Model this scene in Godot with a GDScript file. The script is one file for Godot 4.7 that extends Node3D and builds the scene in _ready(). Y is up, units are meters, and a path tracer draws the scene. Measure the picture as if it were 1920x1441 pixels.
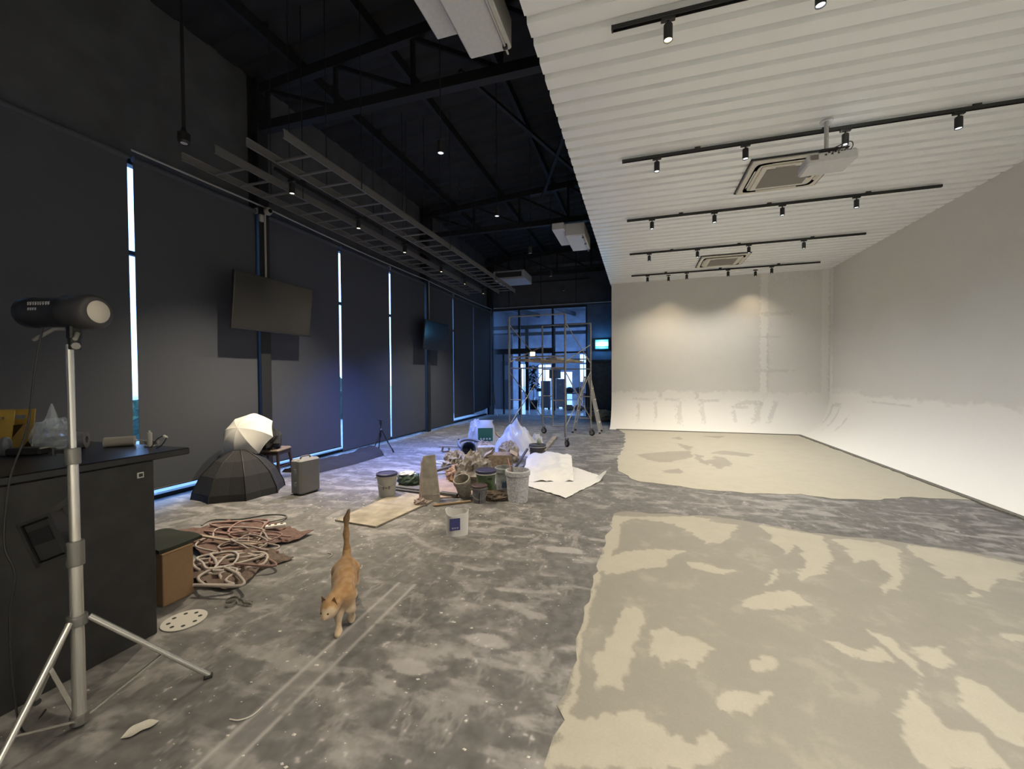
extends Node3D
# ---------------------------------------------------------------- helpers
var taken := {}
var T := {}
var M := {}

func numbered(n: String) -> String:
	if not taken.has(n):
		taken[n] = 0
		return n
	taken[n] += 1
	return "%s_%03d" % [n, taken[n]]

func tag(o: Node3D, label: String, category: String, group := "") -> Node3D:
	o.set_meta("label", label)
	o.set_meta("category", category)
	if group != "":
		o.set_meta("group", group)
	return o

func thing(called: String, label: String, category: String, at := Vector3.ZERO, turn := 0.0, group := "") -> Node3D:
	var o := Node3D.new()
	o.name = numbered(called)
	add_child(o)
	o.position = at
	o.rotation.y = turn
	return tag(o, label, category, group)

func mb() -> SurfaceTool:
	var st := SurfaceTool.new()
	st.begin(Mesh.PRIMITIVE_TRIANGLES)
	return st

func mesh_of(st: SurfaceTool) -> ArrayMesh:
	st.generate_normals()
	st.index()
	return st.commit()

func put(m, called: String, mat: Material, parent: Node3D = null, at := Vector3.ZERO, turn := Vector3.ZERO) -> MeshInstance3D:
	var o := MeshInstance3D.new()
	o.mesh = mesh_of(m) if m is SurfaceTool else m
	o.material_override = mat
	if parent == null:
		o.name = numbered(called)
		add_child(o)
	else:
		o.name = called
		parent.add_child(o, true)
	o.position = at
	o.rotation = turn
	return o

func struct(m, called: String, mat: Material, at := Vector3.ZERO) -> MeshInstance3D:
	var o := put(m, called, mat, null, at)
	o.set_meta("kind", "structure")
	return o

func struct_node(called: String, at := Vector3.ZERO) -> Node3D:
	var o := Node3D.new()
	o.name = numbered(called)
	add_child(o)
	o.position = at
	o.set_meta("kind", "structure")
	return o

func copy(o: Node3D, label := "") -> Node3D:
	var base := String(o.name)
	var c: Node3D = o.duplicate()
	c.name = numbered(base)
	add_child(c)
	if label != "":
		c.set_meta("label", label)
	return c

func quad(st: SurfaceTool, a: Vector3, b: Vector3, c: Vector3, d: Vector3) -> void:
	for v in [a, b, c, a, c, d]:
		st.add_vertex(v)

# box, front faces clockwise; be > 0 chamfers the edges
func box(st: SurfaceTool, c: Vector3, s: Vector3, basis := Basis(), be := 0.0) -> void:
	st.set_smooth_group(-1)
	var h := s * 0.5
	if be <= 0.0:
		var p := []
		for i in 8:
			p.append(c + basis * Vector3(h.x if i & 1 else -h.x, h.y if i & 2 else -h.y, h.z if i & 4 else -h.z))
		for f in [[4, 6, 7, 5], [1, 3, 2, 0], [5, 7, 3, 1], [0, 2, 6, 4], [6, 2, 3, 7], [0, 4, 5, 1]]:
			quad(st, p[f[0]], p[f[1]], p[f[2]], p[f[3]])
		return
	# chamfered: convex hull of 24 points, built from an outline swept in y
	var b := minf(be, minf(h.x, minf(h.y, h.z)) * 0.95)
	var rings := []
	for lv in [[-h.y, b], [-h.y + b, 0.0], [h.y - b, 0.0], [h.y, b]]:
		var ix: float = lv[1]
		var ring := []
		var hx := h.x - ix
		var hz := h.z - ix
		var k := b if ix == 0.0 else b * 0.35
		for q in [[-hx + k, -hz], [hx - k, -hz], [hx, -hz + k], [hx, hz - k], [hx - k, hz], [-hx + k, hz], [-hx, hz - k], [-hx, -hz + k]]:
			ring.append(c + basis * Vector3(q[0], lv[0], q[1]))
		rings.append(ring)
	for r in 3:
		for i in 8:
			var j := (i + 1) % 8
			quad(st, rings[r][i], rings[r][j], rings[r + 1][j], rings[r + 1][i])
	for i in range(1, 7):
		st.add_vertex(rings[3][0]); st.add_vertex(rings[3][i]); st.add_vertex(rings[3][i + 1])
		st.add_vertex(rings[0][0]); st.add_vertex(rings[0][i + 1]); st.add_vertex(rings[0][i])

func frame_of(d: Vector3) -> Basis:
	var y := d.normalized()
	var ref := Vector3.UP if absf(y.y) < 0.9 else Vector3.RIGHT
	var x := ref.cross(y).normalized()
	return Basis(x, y, x.cross(y))

func bar(st: SurfaceTool, a: Vector3, b: Vector3, w: float, t: float) -> void:
	var d := b - a
	box(st, (a + b) * 0.5, Vector3(w, d.length(), t), frame_of(d))

func cyl(st: SurfaceTool, a: Vector3, b: Vector3, r0: float, r1: float, n := 16) -> void:
	var f := frame_of(b - a)
	lathe_at(st, Transform3D(f, a), [Vector2(0, 0), Vector2(r0, 0), Vector2(r1, (b - a).length()), Vector2(0, (b - a).length())], n, true)

# profile of (radius, height) turned about the local y axis
func lathe_at(st: SurfaceTool, xf: Transform3D, prof: Array, n := 24, sharp := false) -> void:
	for k in prof.size() - 1:
		st.set_smooth_group(k + 1 if sharp else 1)
		var p: Vector2 = prof[k]
		var q: Vector2 = prof[k + 1]
		for i in n:
			var a0 := TAU * i / n
			var a1 := TAU * (i + 1) / n
			var u0 := Vector3(cos(a0), 0, sin(a0))
			var u1 := Vector3(cos(a1), 0, sin(a1))
			var A := xf * (u0 * p.x + Vector3.UP * p.y)
			var B := xf * (u1 * p.x + Vector3.UP * p.y)
			var C := xf * (u1 * q.x + Vector3.UP * q.y)
			var D := xf * (u0 * q.x + Vector3.UP * q.y)
			if p.x > 0.00001:
				st.add_vertex(A); st.add_vertex(B); st.add_vertex(C)
			if q.x > 0.00001:
				if p.x > 0.00001:
					st.add_vertex(A); st.add_vertex(C); st.add_vertex(D)
				else:
					st.add_vertex(A); st.add_vertex(C); st.add_vertex(D)

func lathe(st: SurfaceTool, prof: Array, n := 24, at := Vector3.ZERO, sharp := false) -> void:
	lathe_at(st, Transform3D(Basis(), at), prof, n, sharp)

func tube(st: SurfaceTool, pts: Array, r: float, n := 8, r_end := -1.0) -> void:
	if r_end < 0.0:
		r_end = r
	st.set_smooth_group(1)
	var m := pts.size()
	var f := frame_of(pts[1] - pts[0])
	var rings := []
	for i in m:
		var d: Vector3 = (pts[mini(i + 1, m - 1)] - pts[maxi(i - 1, 0)]).normalized()
		var x := (f.x - d * f.x.dot(d)).normalized()
		f = Basis(x, d, x.cross(d))
		var rr := lerpf(r, r_end, float(i) / (m - 1))
		var ring := []
		for k in n:
			var a := TAU * k / n
			ring.append(pts[i] + f.x * cos(a) * rr + f.z * sin(a) * rr)
		rings.append(ring)
	for i in m - 1:
		for k in n:
			var j := (k + 1) % n
			quad(st, rings[i][k], rings[i][j], rings[i + 1][j], rings[i + 1][k])
	st.set_smooth_group(-1)
	for k in range(1, n - 1):
		st.add_vertex(rings[0][0]); st.add_vertex(rings[0][k + 1]); st.add_vertex(rings[0][k])
		st.add_vertex(rings[m - 1][0]); st.add_vertex(rings[m - 1][k]); st.add_vertex(rings[m - 1][k + 1])

func smooth_path(ctrl: Array, each := 6) -> Array:
	var out := []
	var n := ctrl.size()
	for i in n - 1:
		var p0: Vector3 = ctrl[maxi(i - 1, 0)]
		var p1: Vector3 = ctrl[i]
		var p2: Vector3 = ctrl[i + 1]
		var p3: Vector3 = ctrl[mini(i + 2, n - 1)]
		for k in each:
			out.append(p1.cubic_interpolate(p2, p0, p3, float(k) / each))
	out.append(ctrl[n - 1])
	return out

# outline in x,z (Vector2 list) pulled up from y0 to y1
func slab(st: SurfaceTool, poly: PackedVector2Array, y0: float, y1: float, uv_rect := Rect2()) -> void:
	st.set_smooth_group(-1)
	var idx := Geometry2D.triangulate_polygon(poly)
	for i in range(0, idx.size(), 3):
		var a := poly[idx[i]]
		var b := poly[idx[i + 1]]
		var c := poly[idx[i + 2]]
		if (b - a).cross(c - a) < 0.0:
			var t := b
			b = c
			c = t
		for v in [a, b, c]:
			uv_at(st, v, uv_rect)
			st.add_vertex(Vector3(v.x, y1, v.y))
		for v in [a, c, b]:
			uv_at(st, v, uv_rect)
			st.add_vertex(Vector3(v.x, y0, v.y))
	var n := poly.size()
	var cw := Geometry2D.is_polygon_clockwise(poly)
	for i in n:
		var a := poly[i]
		var b := poly[(i + 1) % n]
		if cw:
			var t := a
			a = b
			b = t
		for v in [[a, y0], [b, y1], [b, y0], [a, y0], [a, y1], [b, y1]]:
			uv_at(st, v[0], uv_rect)
			st.add_vertex(Vector3(v[0].x, v[1], v[0].y))

func uv_at(st: SurfaceTool, v: Vector2, r: Rect2) -> void:
	if r.size.x > 0.0:
		st.set_uv((v - r.position) / r.size)

# grid of points f(u, v), u and v in 0..1, with a second sheet t below
func sheet(st: SurfaceTool, f: Callable, nu: int, nv: int, t := 0.0, flat := false) -> void:
	var g := []
	for i in nu + 1:
		var row := []
		for j in nv + 1:
			row.append(f.call(float(i) / nu, float(j) / nv))
		g.append(row)
	st.set_smooth_group(-1 if flat else 1)
	for i in nu:
		for j in nv:
			quad(st, g[i][j], g[i + 1][j], g[i + 1][j + 1], g[i][j + 1])
	if t != 0.0:
		var d := Vector3(0, -t, 0)
		st.set_smooth_group(-1 if flat else 2)
		for i in nu:
			for j in nv:
				quad(st, g[i][j] + d, g[i][j + 1] + d, g[i + 1][j + 1] + d, g[i + 1][j] + d)
		st.set_smooth_group(-1)
		for i in nu:
			quad(st, g[i][0], g[i][0] + d, g[i + 1][0] + d, g[i + 1][0])
			quad(st, g[i + 1][nv], g[i + 1][nv] + d, g[i][nv] + d, g[i][nv])
		for j in nv:
			quad(st, g[0][j + 1], g[0][j + 1] + d, g[0][j] + d, g[0][j])
			quad(st, g[nu][j], g[nu][j] + d, g[nu][j + 1] + d, g[nu][j + 1])

# crumpled lump: a squashed ball pushed in and out by ridged noise, flat underneath
func lump(st: SurfaceTool, size: Vector3, sd: int, rough := 0.25, freq := 2.2, n := 22) -> void:
	var nz := FastNoiseLite.new()
	nz.seed = sd
	nz.frequency = freq
	nz.fractal_octaves = 2
	var fold := FastNoiseLite.new()
	fold.seed = sd + 50
	fold.frequency = freq * 1.3
	fold.fractal_type = FastNoiseLite.FRACTAL_RIDGED
	fold.fractal_octaves = 2
	var at := func(u: float, v: float) -> Vector3:
		var th := PI * v
		var ph := TAU * u
		var d := Vector3(sin(th) * cos(ph), cos(th), sin(th) * sin(ph))
		var k := 1.0 + rough * (0.75 * nz.get_noise_3d(d.x, d.y, d.z) + 0.4 * fold.get_noise_3d(d.x, d.y, d.z))
		var p := d * k * 0.5 * size
		p.y = maxf(p.y, -0.32 * size.y) + 0.32 * size.y
		return p
	var g := []
	for i in n:
		var row := []
		for j in n / 2 + 1:
			row.append(at.call(float(i) / n, float(j) / (n / 2)))
		g.append(row)
	st.set_smooth_group(-1)
	for i in n:
		for j in n / 2:
			var i2 := (i + 1) % n
			st.add_vertex(g[i][j]); st.add_vertex(g[i2][j + 1]); st.add_vertex(g[i][j + 1])
			if j > 0:
				st.add_vertex(g[i][j]); st.add_vertex(g[i2][j]); st.add_vertex(g[i2][j + 1])

func lin(r: float, g: float, b: float, a := 1.0) -> Color:
	var c := Color(r, g, b).linear_to_srgb()
	c.a = a
	return c

func noise_tex(sd: int, freq: float, lo: float, hi: float, octaves := 4, kind := FastNoiseLite.TYPE_SIMPLEX_SMOOTH) -> ImageTexture:
	var nz := FastNoiseLite.new()
	nz.seed = sd
	nz.noise_type = kind
	nz.frequency = freq
	nz.fractal_octaves = octaves
	var im := nz.get_seamless_image(256, 256)
	var d := im.get_data()
	for i in d.size():
		d[i] = int(255.0 * lerpf(lo, hi, d[i] / 255.0))
	var o := Image.create_from_data(256, 256, false, Image.FORMAT_L8, d)
	o.convert(Image.FORMAT_RGB8)
	return ImageTexture.create_from_image(o)

func bump_tex(sd: int, freq: float, strength: float) -> ImageTexture:
	var nz := FastNoiseLite.new()
	nz.seed = sd
	nz.frequency = freq
	nz.fractal_octaves = 4
	var im := nz.get_seamless_image(256, 256)
	im.convert(Image.FORMAT_RGBA8)
	im.bump_map_to_normal_map(strength)
	return ImageTexture.create_from_image(im)

# base colour in linear values; grain = name of a shared texture, per = metres that it spans
func mat(c: Color, rough := 0.7, metal := 0.0, grain := "", per := 1.0, bump := "", depth := 0.5) -> StandardMaterial3D:
	var m := StandardMaterial3D.new()
	m.albedo_color = c
	m.roughness = rough
	m.metallic = metal
	if grain != "":
		m.albedo_texture = T[grain]
		m.uv1_triplanar = true
		m.uv1_scale = Vector3.ONE / per
	if bump != "":
		m.normal_enabled = true
		m.normal_texture = T[bump]
		m.normal_scale = depth
		m.uv1_triplanar = true
		m.uv1_scale = Vector3.ONE / per
	return m

func glow(c: Color, e: float) -> StandardMaterial3D:
	var m := mat(Color(0.8, 0.8, 0.8), 0.4)
	m.emission_enabled = true
	m.emission = c
	m.emission_energy_multiplier = e
	return m

func spot(parent: Node3D, at: Vector3, aim: Vector3, c: Color, e: float, angle: float, blend := 1.0, size := 0.03) -> SpotLight3D:
	var l := SpotLight3D.new()
	l.name = "lamp_light"
	parent.add_child(l, true)
	l.position = at
	l.basis = Basis.looking_at(aim, Vector3.UP if absf(aim.normalized().y) < 0.95 else Vector3.FORWARD)
	l.light_color = c
	l.light_energy = e
	l.spot_angle = angle
	l.spot_angle_attenuation = blend
	l.spot_range = 40.0
	l.spot_attenuation = 2.0
	l.light_size = size
	l.shadow_enabled = true
	return l

func pairs(a: Array) -> PackedVector2Array:
	var p := PackedVector2Array()
	for i in range(0, a.size(), 2):
		p.append(Vector2(a[i], a[i + 1]))
	return p

# ---------------------------------------------------------------- measures of the place
const XL := -5.5      # window wall
const XR := 4.63      # right wall of the white cove
const ZB := -12.45    # back wall of the white cove
const ZF := -15.1     # glass partition at the far end
const HC := 4.13      # white sheet ceiling
const XC := -0.82     # its open edge
const RC := 0.95      # radius of the cove
const BAYS := [5.2, 3.43, 1.78, 0.13, -1.52, -3.17, -4.82, -6.5, -8.13, -9.8, -11.44, -13.05, -14.75]
const WARM := Color(1.0, 0.90, 0.74)
const LAMP := Color(1.0, 0.965, 0.905)
const LAMP_E := 3.2
const ZE := 5.2       # wall behind the camera

func _ready() -> void:
	# camera
	var cam := Camera3D.new()
	cam.name = "camera"
	add_child(cam)
	cam.position = Vector3(0, 1.45, 0)
	cam.rotation_degrees = Vector3(-1.125, 17.122, -0.318)
	cam.fov = 2.0 * rad_to_deg(atan(720.5 / 776.0))
	cam.near = 0.05
	cam.far = 200.0
	# daylight: an even overcast-blue sky
	var env := Environment.new()
	env.background_mode = Environment.BG_SKY
	var sky_mat := ProceduralSkyMaterial.new()
	sky_mat.sky_top_color = lin(0.20, 0.42, 0.95)
	sky_mat.sky_horizon_color = lin(0.30, 0.55, 1.0)
	sky_mat.ground_bottom_color = lin(0.12, 0.15, 0.2)
	sky_mat.ground_horizon_color = lin(0.25, 0.36, 0.5)
	var sky := Sky.new()
	sky.sky_material = sky_mat
	env.sky = sky
	env.background_energy_multiplier = 5.6
	env.tonemap_mode = Environment.TONE_MAPPER_LINEAR
	env.tonemap_exposure = 1.22
	env.sdfgi_enabled = true
	env.ssao_enabled = true
	env.ssil_enabled = true
	var we := WorldEnvironment.new()
	we.name = "world_environment"
	we.environment = env
	add_child(we)
	make_materials()
	build_shell()
	build_cove()
	build_screed()
	build_sheet_ceiling()
	build_roof()
	build_window_wall()
	build_far_end()
	build_far_room()
	build_white_lights()
	build_dark_lights()
	build_services()
	build_televisions()
	build_counter()
	build_light_stand()
	build_left_floor_things()
	build_pile()
	build_scaffold()
	build_cat()
	build_litter()

func make_materials() -> void:
	T.fine = noise_tex(3, 0.05, 0.95, 1.0)
	T.blotch = noise_tex(5, 0.012, 0.84, 1.0, 5)
	T.streak = noise_tex(8, 0.02, 0.72, 1.0, 5, FastNoiseLite.TYPE_PERLIN)
	T.dirt = noise_tex(11, 0.03, 0.66, 1.0, 5)
	T.bump = bump_tex(13, 0.06, 4.0)
	T.weave = bump_tex(17, 0.3, 3.0)
	M.dark_wall = mat(lin(0.074, 0.079, 0.092), 0.75, 0.0, "blotch", 1.4)
	M.dark_roof = mat(lin(0.012, 0.013, 0.016), 0.8, 0.0, "blotch", 2.0)
	M.black_steel = mat(lin(0.009, 0.010, 0.012), 0.6, 0.0, "fine", 0.5)
	M.navy_wall = mat(lin(0.12, 0.155, 0.24), 0.7, 0.0, "blotch", 1.5)
	M.blind = mat(lin(0.052, 0.058, 0.074), 0.85, 0.0, "fine", 0.2, "weave", 0.3)
	M.frame = mat(lin(0.012, 0.013, 0.016), 0.45)
	M.white_sheet = mat(lin(0.84, 0.86, 0.87), 0.36)
	M.white_sheet.metallic_specular = 0.6
	M.black = mat(lin(0.012, 0.012, 0.013), 0.5)
	M.black_gloss = mat(lin(0.008, 0.008, 0.010), 0.18)
	M.black_cloth = mat(lin(0.014, 0.014, 0.016), 0.9, 0.0, "fine", 0.3, "bump", 0.4)
	M.rubber = mat(lin(0.02, 0.02, 0.02), 0.8)
	M.chrome = mat(lin(0.58, 0.57, 0.54), 0.26, 0.75)
	M.alu = mat(lin(0.50, 0.50, 0.49), 0.42, 0.3, "fine", 0.4)
	M.galv = mat(lin(0.30, 0.30, 0.30), 0.5, 0.3, "dirt", 0.5)
	M.tray = mat(lin(0.13, 0.13, 0.135), 0.5, 0.2, "fine", 0.6)
	M.conduit = mat(lin(0.34, 0.33, 0.31), 0.6, 0.0, "fine", 0.3)
	M.unit_white = mat(lin(0.62, 0.63, 0.64), 0.45, 0.0, "fine", 0.6)
	M.unit_cream = mat(lin(0.68, 0.65, 0.58), 0.5, 0.0, "fine", 0.6)
	M.grille = mat(lin(0.23, 0.21, 0.19), 0.7, 0.0, "fine", 0.1)
	M.slot = mat(lin(0.02, 0.02, 0.02), 0.8)
	M.ply = mat(lin(0.38, 0.335, 0.265), 0.75, 0.0, "streak", 0.9)
	M.wood = mat(lin(0.33, 0.22, 0.12), 0.7, 0.0, "streak", 0.5)
	M.card = mat(lin(0.26, 0.16, 0.085), 0.85, 0.0, "fine", 0.4)
	M.paper_dust = mat(lin(0.46, 0.42, 0.36), 0.9, 0.0, "streak", 0.6)
	M.sack_white = mat(lin(0.66, 0.66, 0.66), 0.6, 0.0, "fine", 0.3)
	M.sack_tan = mat(lin(0.36, 0.32, 0.26), 0.85, 0.0, "dirt", 0.5)
	M.sack_grey = mat(lin(0.33, 0.30, 0.27), 0.85, 0.0, "dirt", 0.4)
	M.film = mat(lin(0.55, 0.56, 0.58), 0.35, 0.0, "fine", 0.3)
	M.glass = mat(Color(0.75, 0.85, 0.95, 0.08), 0.02)
	M.glass.transparency = BaseMaterial3D.TRANSPARENCY_ALPHA
	M.clear = mat(Color(0.85, 0.9, 0.95, 0.25), 0.05)
	M.clear.transparency = BaseMaterial3D.TRANSPARENCY_ALPHA
	M.dusty_black = mat(lin(0.022, 0.022, 0.023), 0.55, 0.0, "dirt", 1.1)

# ---------------------------------------------------------------- shell
func noise_bytes(w: int, h: int, sd: int, fx: float, octaves := 4, stretch := 1.0, warp := 0.0) -> PackedByteArray:
	var nz := FastNoiseLite.new()
	nz.seed = sd
	nz.frequency = fx
	nz.fractal_octaves = octaves
	if warp > 0.0:
		nz.domain_warp_enabled = true
		nz.domain_warp_amplitude = warp
		nz.domain_warp_frequency = fx * 0.7
	var im := nz.get_image(w, int(h / stretch))
	if stretch != 1.0:
		im.resize(w, h, Image.INTERPOLATE_CUBIC)
	return im.get_data()

func seg_d(p: Vector2, a: Vector2, b: Vector2) -> float:
	return p.distance_to(Geometry2D.get_closest_point_to_segment(p, a, b))

func concrete_floor() -> StandardMaterial3D:
	# dusty concrete: grey base, pale plaster smeared in strokes, specks
	var w := 1024
	var h := 1792
	var a := noise_bytes(w, h, 21, 0.008, 5)
	var b := noise_bytes(w, h, 22, 0.022, 5, 0.45, 40.0)
	var c := noise_bytes(w, h, 23, 0.11, 3)
	var s := noise_bytes(w, h, 24, 0.004, 3)
	var e := noise_bytes(w, h, 25, 0.05, 4, 2.2, 30.0)
	var out := PackedByteArray()
	out.resize(w * h * 3)
	var x0 := -5.6
	var sx := 10.3 / w
	var z0 := -15.2
	var sz := 18.5 / h
	var blobs := [[-1.10, -1.82, 0.13, 0.06], [-0.82, -2.66, 0.12, 0.035], [-0.62, -3.4, 0.2, 0.06], [-0.8, -2.1, 0.12, 0.06], [-3.3, -4.6, 0.25, 0.07], [-3.6, -5.6, 0.4, 0.12], [-3.9, -7.4, 0.5, 0.2], [-3.3, -8.4, 0.5, 0.2]]
	for j in h:
		var z := z0 + (j + 0.5) * sz
		for i in w:
			var k := j * w + i
			var na := a[k] / 255.0
			var nb := b[k] / 255.0
			var nc := c[k] / 255.0
			var ns := s[k] / 255.0
			var ne := e[k] / 255.0
			var v := 0.108 + 0.045 * (na - 0.5) + 0.075 * (nc - 0.5)
			# plaster dust: strokes where both the stroke noise and the broad noise are high
			var d := smoothstep(0.50, 0.78, nb * 0.75 + ns * 0.35)
			d = maxf(d * 0.75, smoothstep(0.62, 0.78, ne) * 0.5)
			v = lerpf(v, 0.35 + 0.11 * (nc - 0.5), d * 0.72)
			var x := x0 + (i + 0.5) * sx
			if nc > 0.80 and ne > 0.52:
				v = lerpf(v, 0.5, 0.5)
			if x > -1.9 and x < -1.2 and z > -2.75 and z < 3.0:
				var t := (z + 2.55) / 1.42
				var cx := lerpf(-1.56, -1.52, t)
				var q := absf(x - cx)
				if q < 0.10 and z > -2.55 + 0.1 * (na - 0.5):
					var edge := smoothstep(0.02, 0.0, absf(q - 0.06))
					v = lerpf(v, 0.38, 0.75 * edge * smoothstep(0.2, 0.5, nb + 0.2))
					if q < 0.06:
						v = lerpf(v, 0.22, 0.3)
			for m in blobs:
				var bx: float = (x - m[0]) / m[2]
				var bz: float = (z - m[1]) / m[3]
				var r := bx * bx + bz * bz
				if r < 4.0:
					v = lerpf(v, 0.40, 0.55 * smoothstep(1.0, 0.2, r + 2.6 * (nb - 0.5) + 1.4 * (ne - 0.5)))
			var o := k * 3
			var lum := Color(v * 1.0, v * 0.965, v * 0.945).linear_to_srgb()
			out[o] = int(255.0 * clampf(lum.r, 0.0, 1.0))
			out[o + 1] = int(255.0 * clampf(lum.g, 0.0, 1.0))
			out[o + 2] = int(255.0 * clampf(lum.b, 0.0, 1.0))
	var m := StandardMaterial3D.new()
	m.albedo_texture = ImageTexture.create_from_image(Image.create_from_data(w, h, false, Image.FORMAT_RGB8, out))
	m.roughness = 0.62
	return m

func box_at(lo: Vector3, hi: Vector3) -> SurfaceTool:
	var st := mb()
	box(st, (lo + hi) * 0.5, hi - lo)
	return st

func build_shell() -> void:
	M.concrete = concrete_floor()
	var st := mb()
	slab(st, PackedVector2Array([Vector2(-5.6, -15.2), Vector2(4.7, -15.2), Vector2(4.7, 5.3), Vector2(-5.6, 5.3)]), -0.15, 0.0, Rect2(-5.6, -15.2, 10.3, 18.5))
	struct(st, "floor", M.concrete)
	# wall behind the camera, and the upper grey wall over the windows
	struct(box_at(Vector3(-5.7, 0, ZE), Vector3(4.8, 6.8, ZE + 0.15)), "wall_back", M.dark_wall)
	struct(box_at(Vector3(-5.72, 3.95, ZF), Vector3(XL, 5.9, ZE)), "wall_left", M.dark_wall)
	struct(box_at(Vector3(-0.8, 0, ZE - 0.06), Vector3(4.7, HC, ZE)), "wall_back_white", mat(lin(0.72, 0.71, 0.68), 0.8))
	# far wall: over the glass partition and beside it
	struct(box_at(Vector3(-5.72, 4.02, ZF - 0.15), Vector3(4.8, 6.8, ZF)), "wall_far_upper", M.dark_wall)
	struct(box_at(Vector3(-1.80, 0, ZF - 0.15), Vector3(4.8, 4.02, ZF)), "wall_far", M.navy_wall)
	st = mb()
	for x in [-4.75, -3.5, -2.2]:
		box(st, Vector3(x, 5.0, ZF + 0.01), Vector3(0.03, 1.9, 0.02))
	box(st, Vector3(-3.6, 4.95, ZF + 0.02), Vector3(3.8, 0.05, 0.03))
	struct(st, "trim_1", M.black_steel)
	# outer shell on the right, behind the white cove
	struct(box_at(Vector3(XR + 0.12, 0, ZF), Vector3(XR + 0.25, 6.8, ZE)), "wall_right_outer", M.dark_wall)

func wall_texture(w: int, h: int, across: float, tall: float, seams: Array, patches: Array, stains: Array, sd: int) -> StandardMaterial3D:
	# painted plaster above, fresh white filler over the cove and along the seams; grey trowel marks
	var a := noise_bytes(w, h, sd, 0.02, 4)
	var b := noise_bytes(w, h, sd + 1, 0.06, 3)
	var c := noise_bytes(w, h, sd + 2, 0.3, 2)
	var out := PackedByteArray()
	out.resize(w * h * 3)
	for j in h:
		var y := tall * (1.0 - (j + 0.5) / h)
		for i in w:
			var k := j * w + i
			var x := across * (i + 0.5) / w
			var na := a[k] / 255.0 - 0.5
			var nb := b[k] / 255.0 - 0.5
			var nc := c[k] / 255.0 - 0.5
			var v := 0.67 + 0.03 * nc + 0.02 * na
			var f := smoothstep(1.58, 1.50, y + 0.10 * nb + 0.14 * na)
			for s in seams:
				f = maxf(f, smoothstep(1.0, 0.75, absf(x - s[0]) / (s[1] * (1.0 + 1.1 * nb))))
			for p in patches:
				var q := maxf(absf(x - p[0]) / p[2], absf(y - p[1]) / p[3]) + 0.5 * nb
				f = maxf(f, 0.45 * smoothstep(1.0, 0.7, q))
			v = lerpf(v, 0.78 + 0.02 * nc, f)
			for p in stains:
				var dx: float = x - p[0] - 0.06 * nb - p[4] * (y - p[1])
				var q := maxf(absf(dx) / p[2], absf(y - p[1]) / p[3])
				v = lerpf(v, 0.60, 0.62 * smoothstep(1.0, 0.5, q + 1.1 * nb + 0.5 * na))
			var col := Color(v * 1.0, v * 0.985, v * 0.955).linear_to_srgb()
			var o := k * 3
			out[o] = int(255.0 * col.r)
			out[o + 1] = int(255.0 * col.g)
			out[o + 2] = int(255.0 * col.b)
	var m := StandardMaterial3D.new()
	m.albedo_texture = ImageTexture.create_from_image(Image.create_from_data(w, h, false, Image.FORMAT_RGB8, out))
	m.roughness = 0.8
	m.texture_repeat = false
	return m

func cove_profile() -> Array:
	# (distance from the wall plane, height, arc length from the floor edge)
	var p := []
	var arc := RC * PI / 2
	for i in 25:
		var t := PI / 2 * i / 24.0
		p.append(Vector3(RC - RC * sin(t), RC - RC * cos(t), arc * i / 24.0))
	p.append(Vector3(0, HC + 0.03, arc + HC + 0.03 - RC))
	return p

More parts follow.
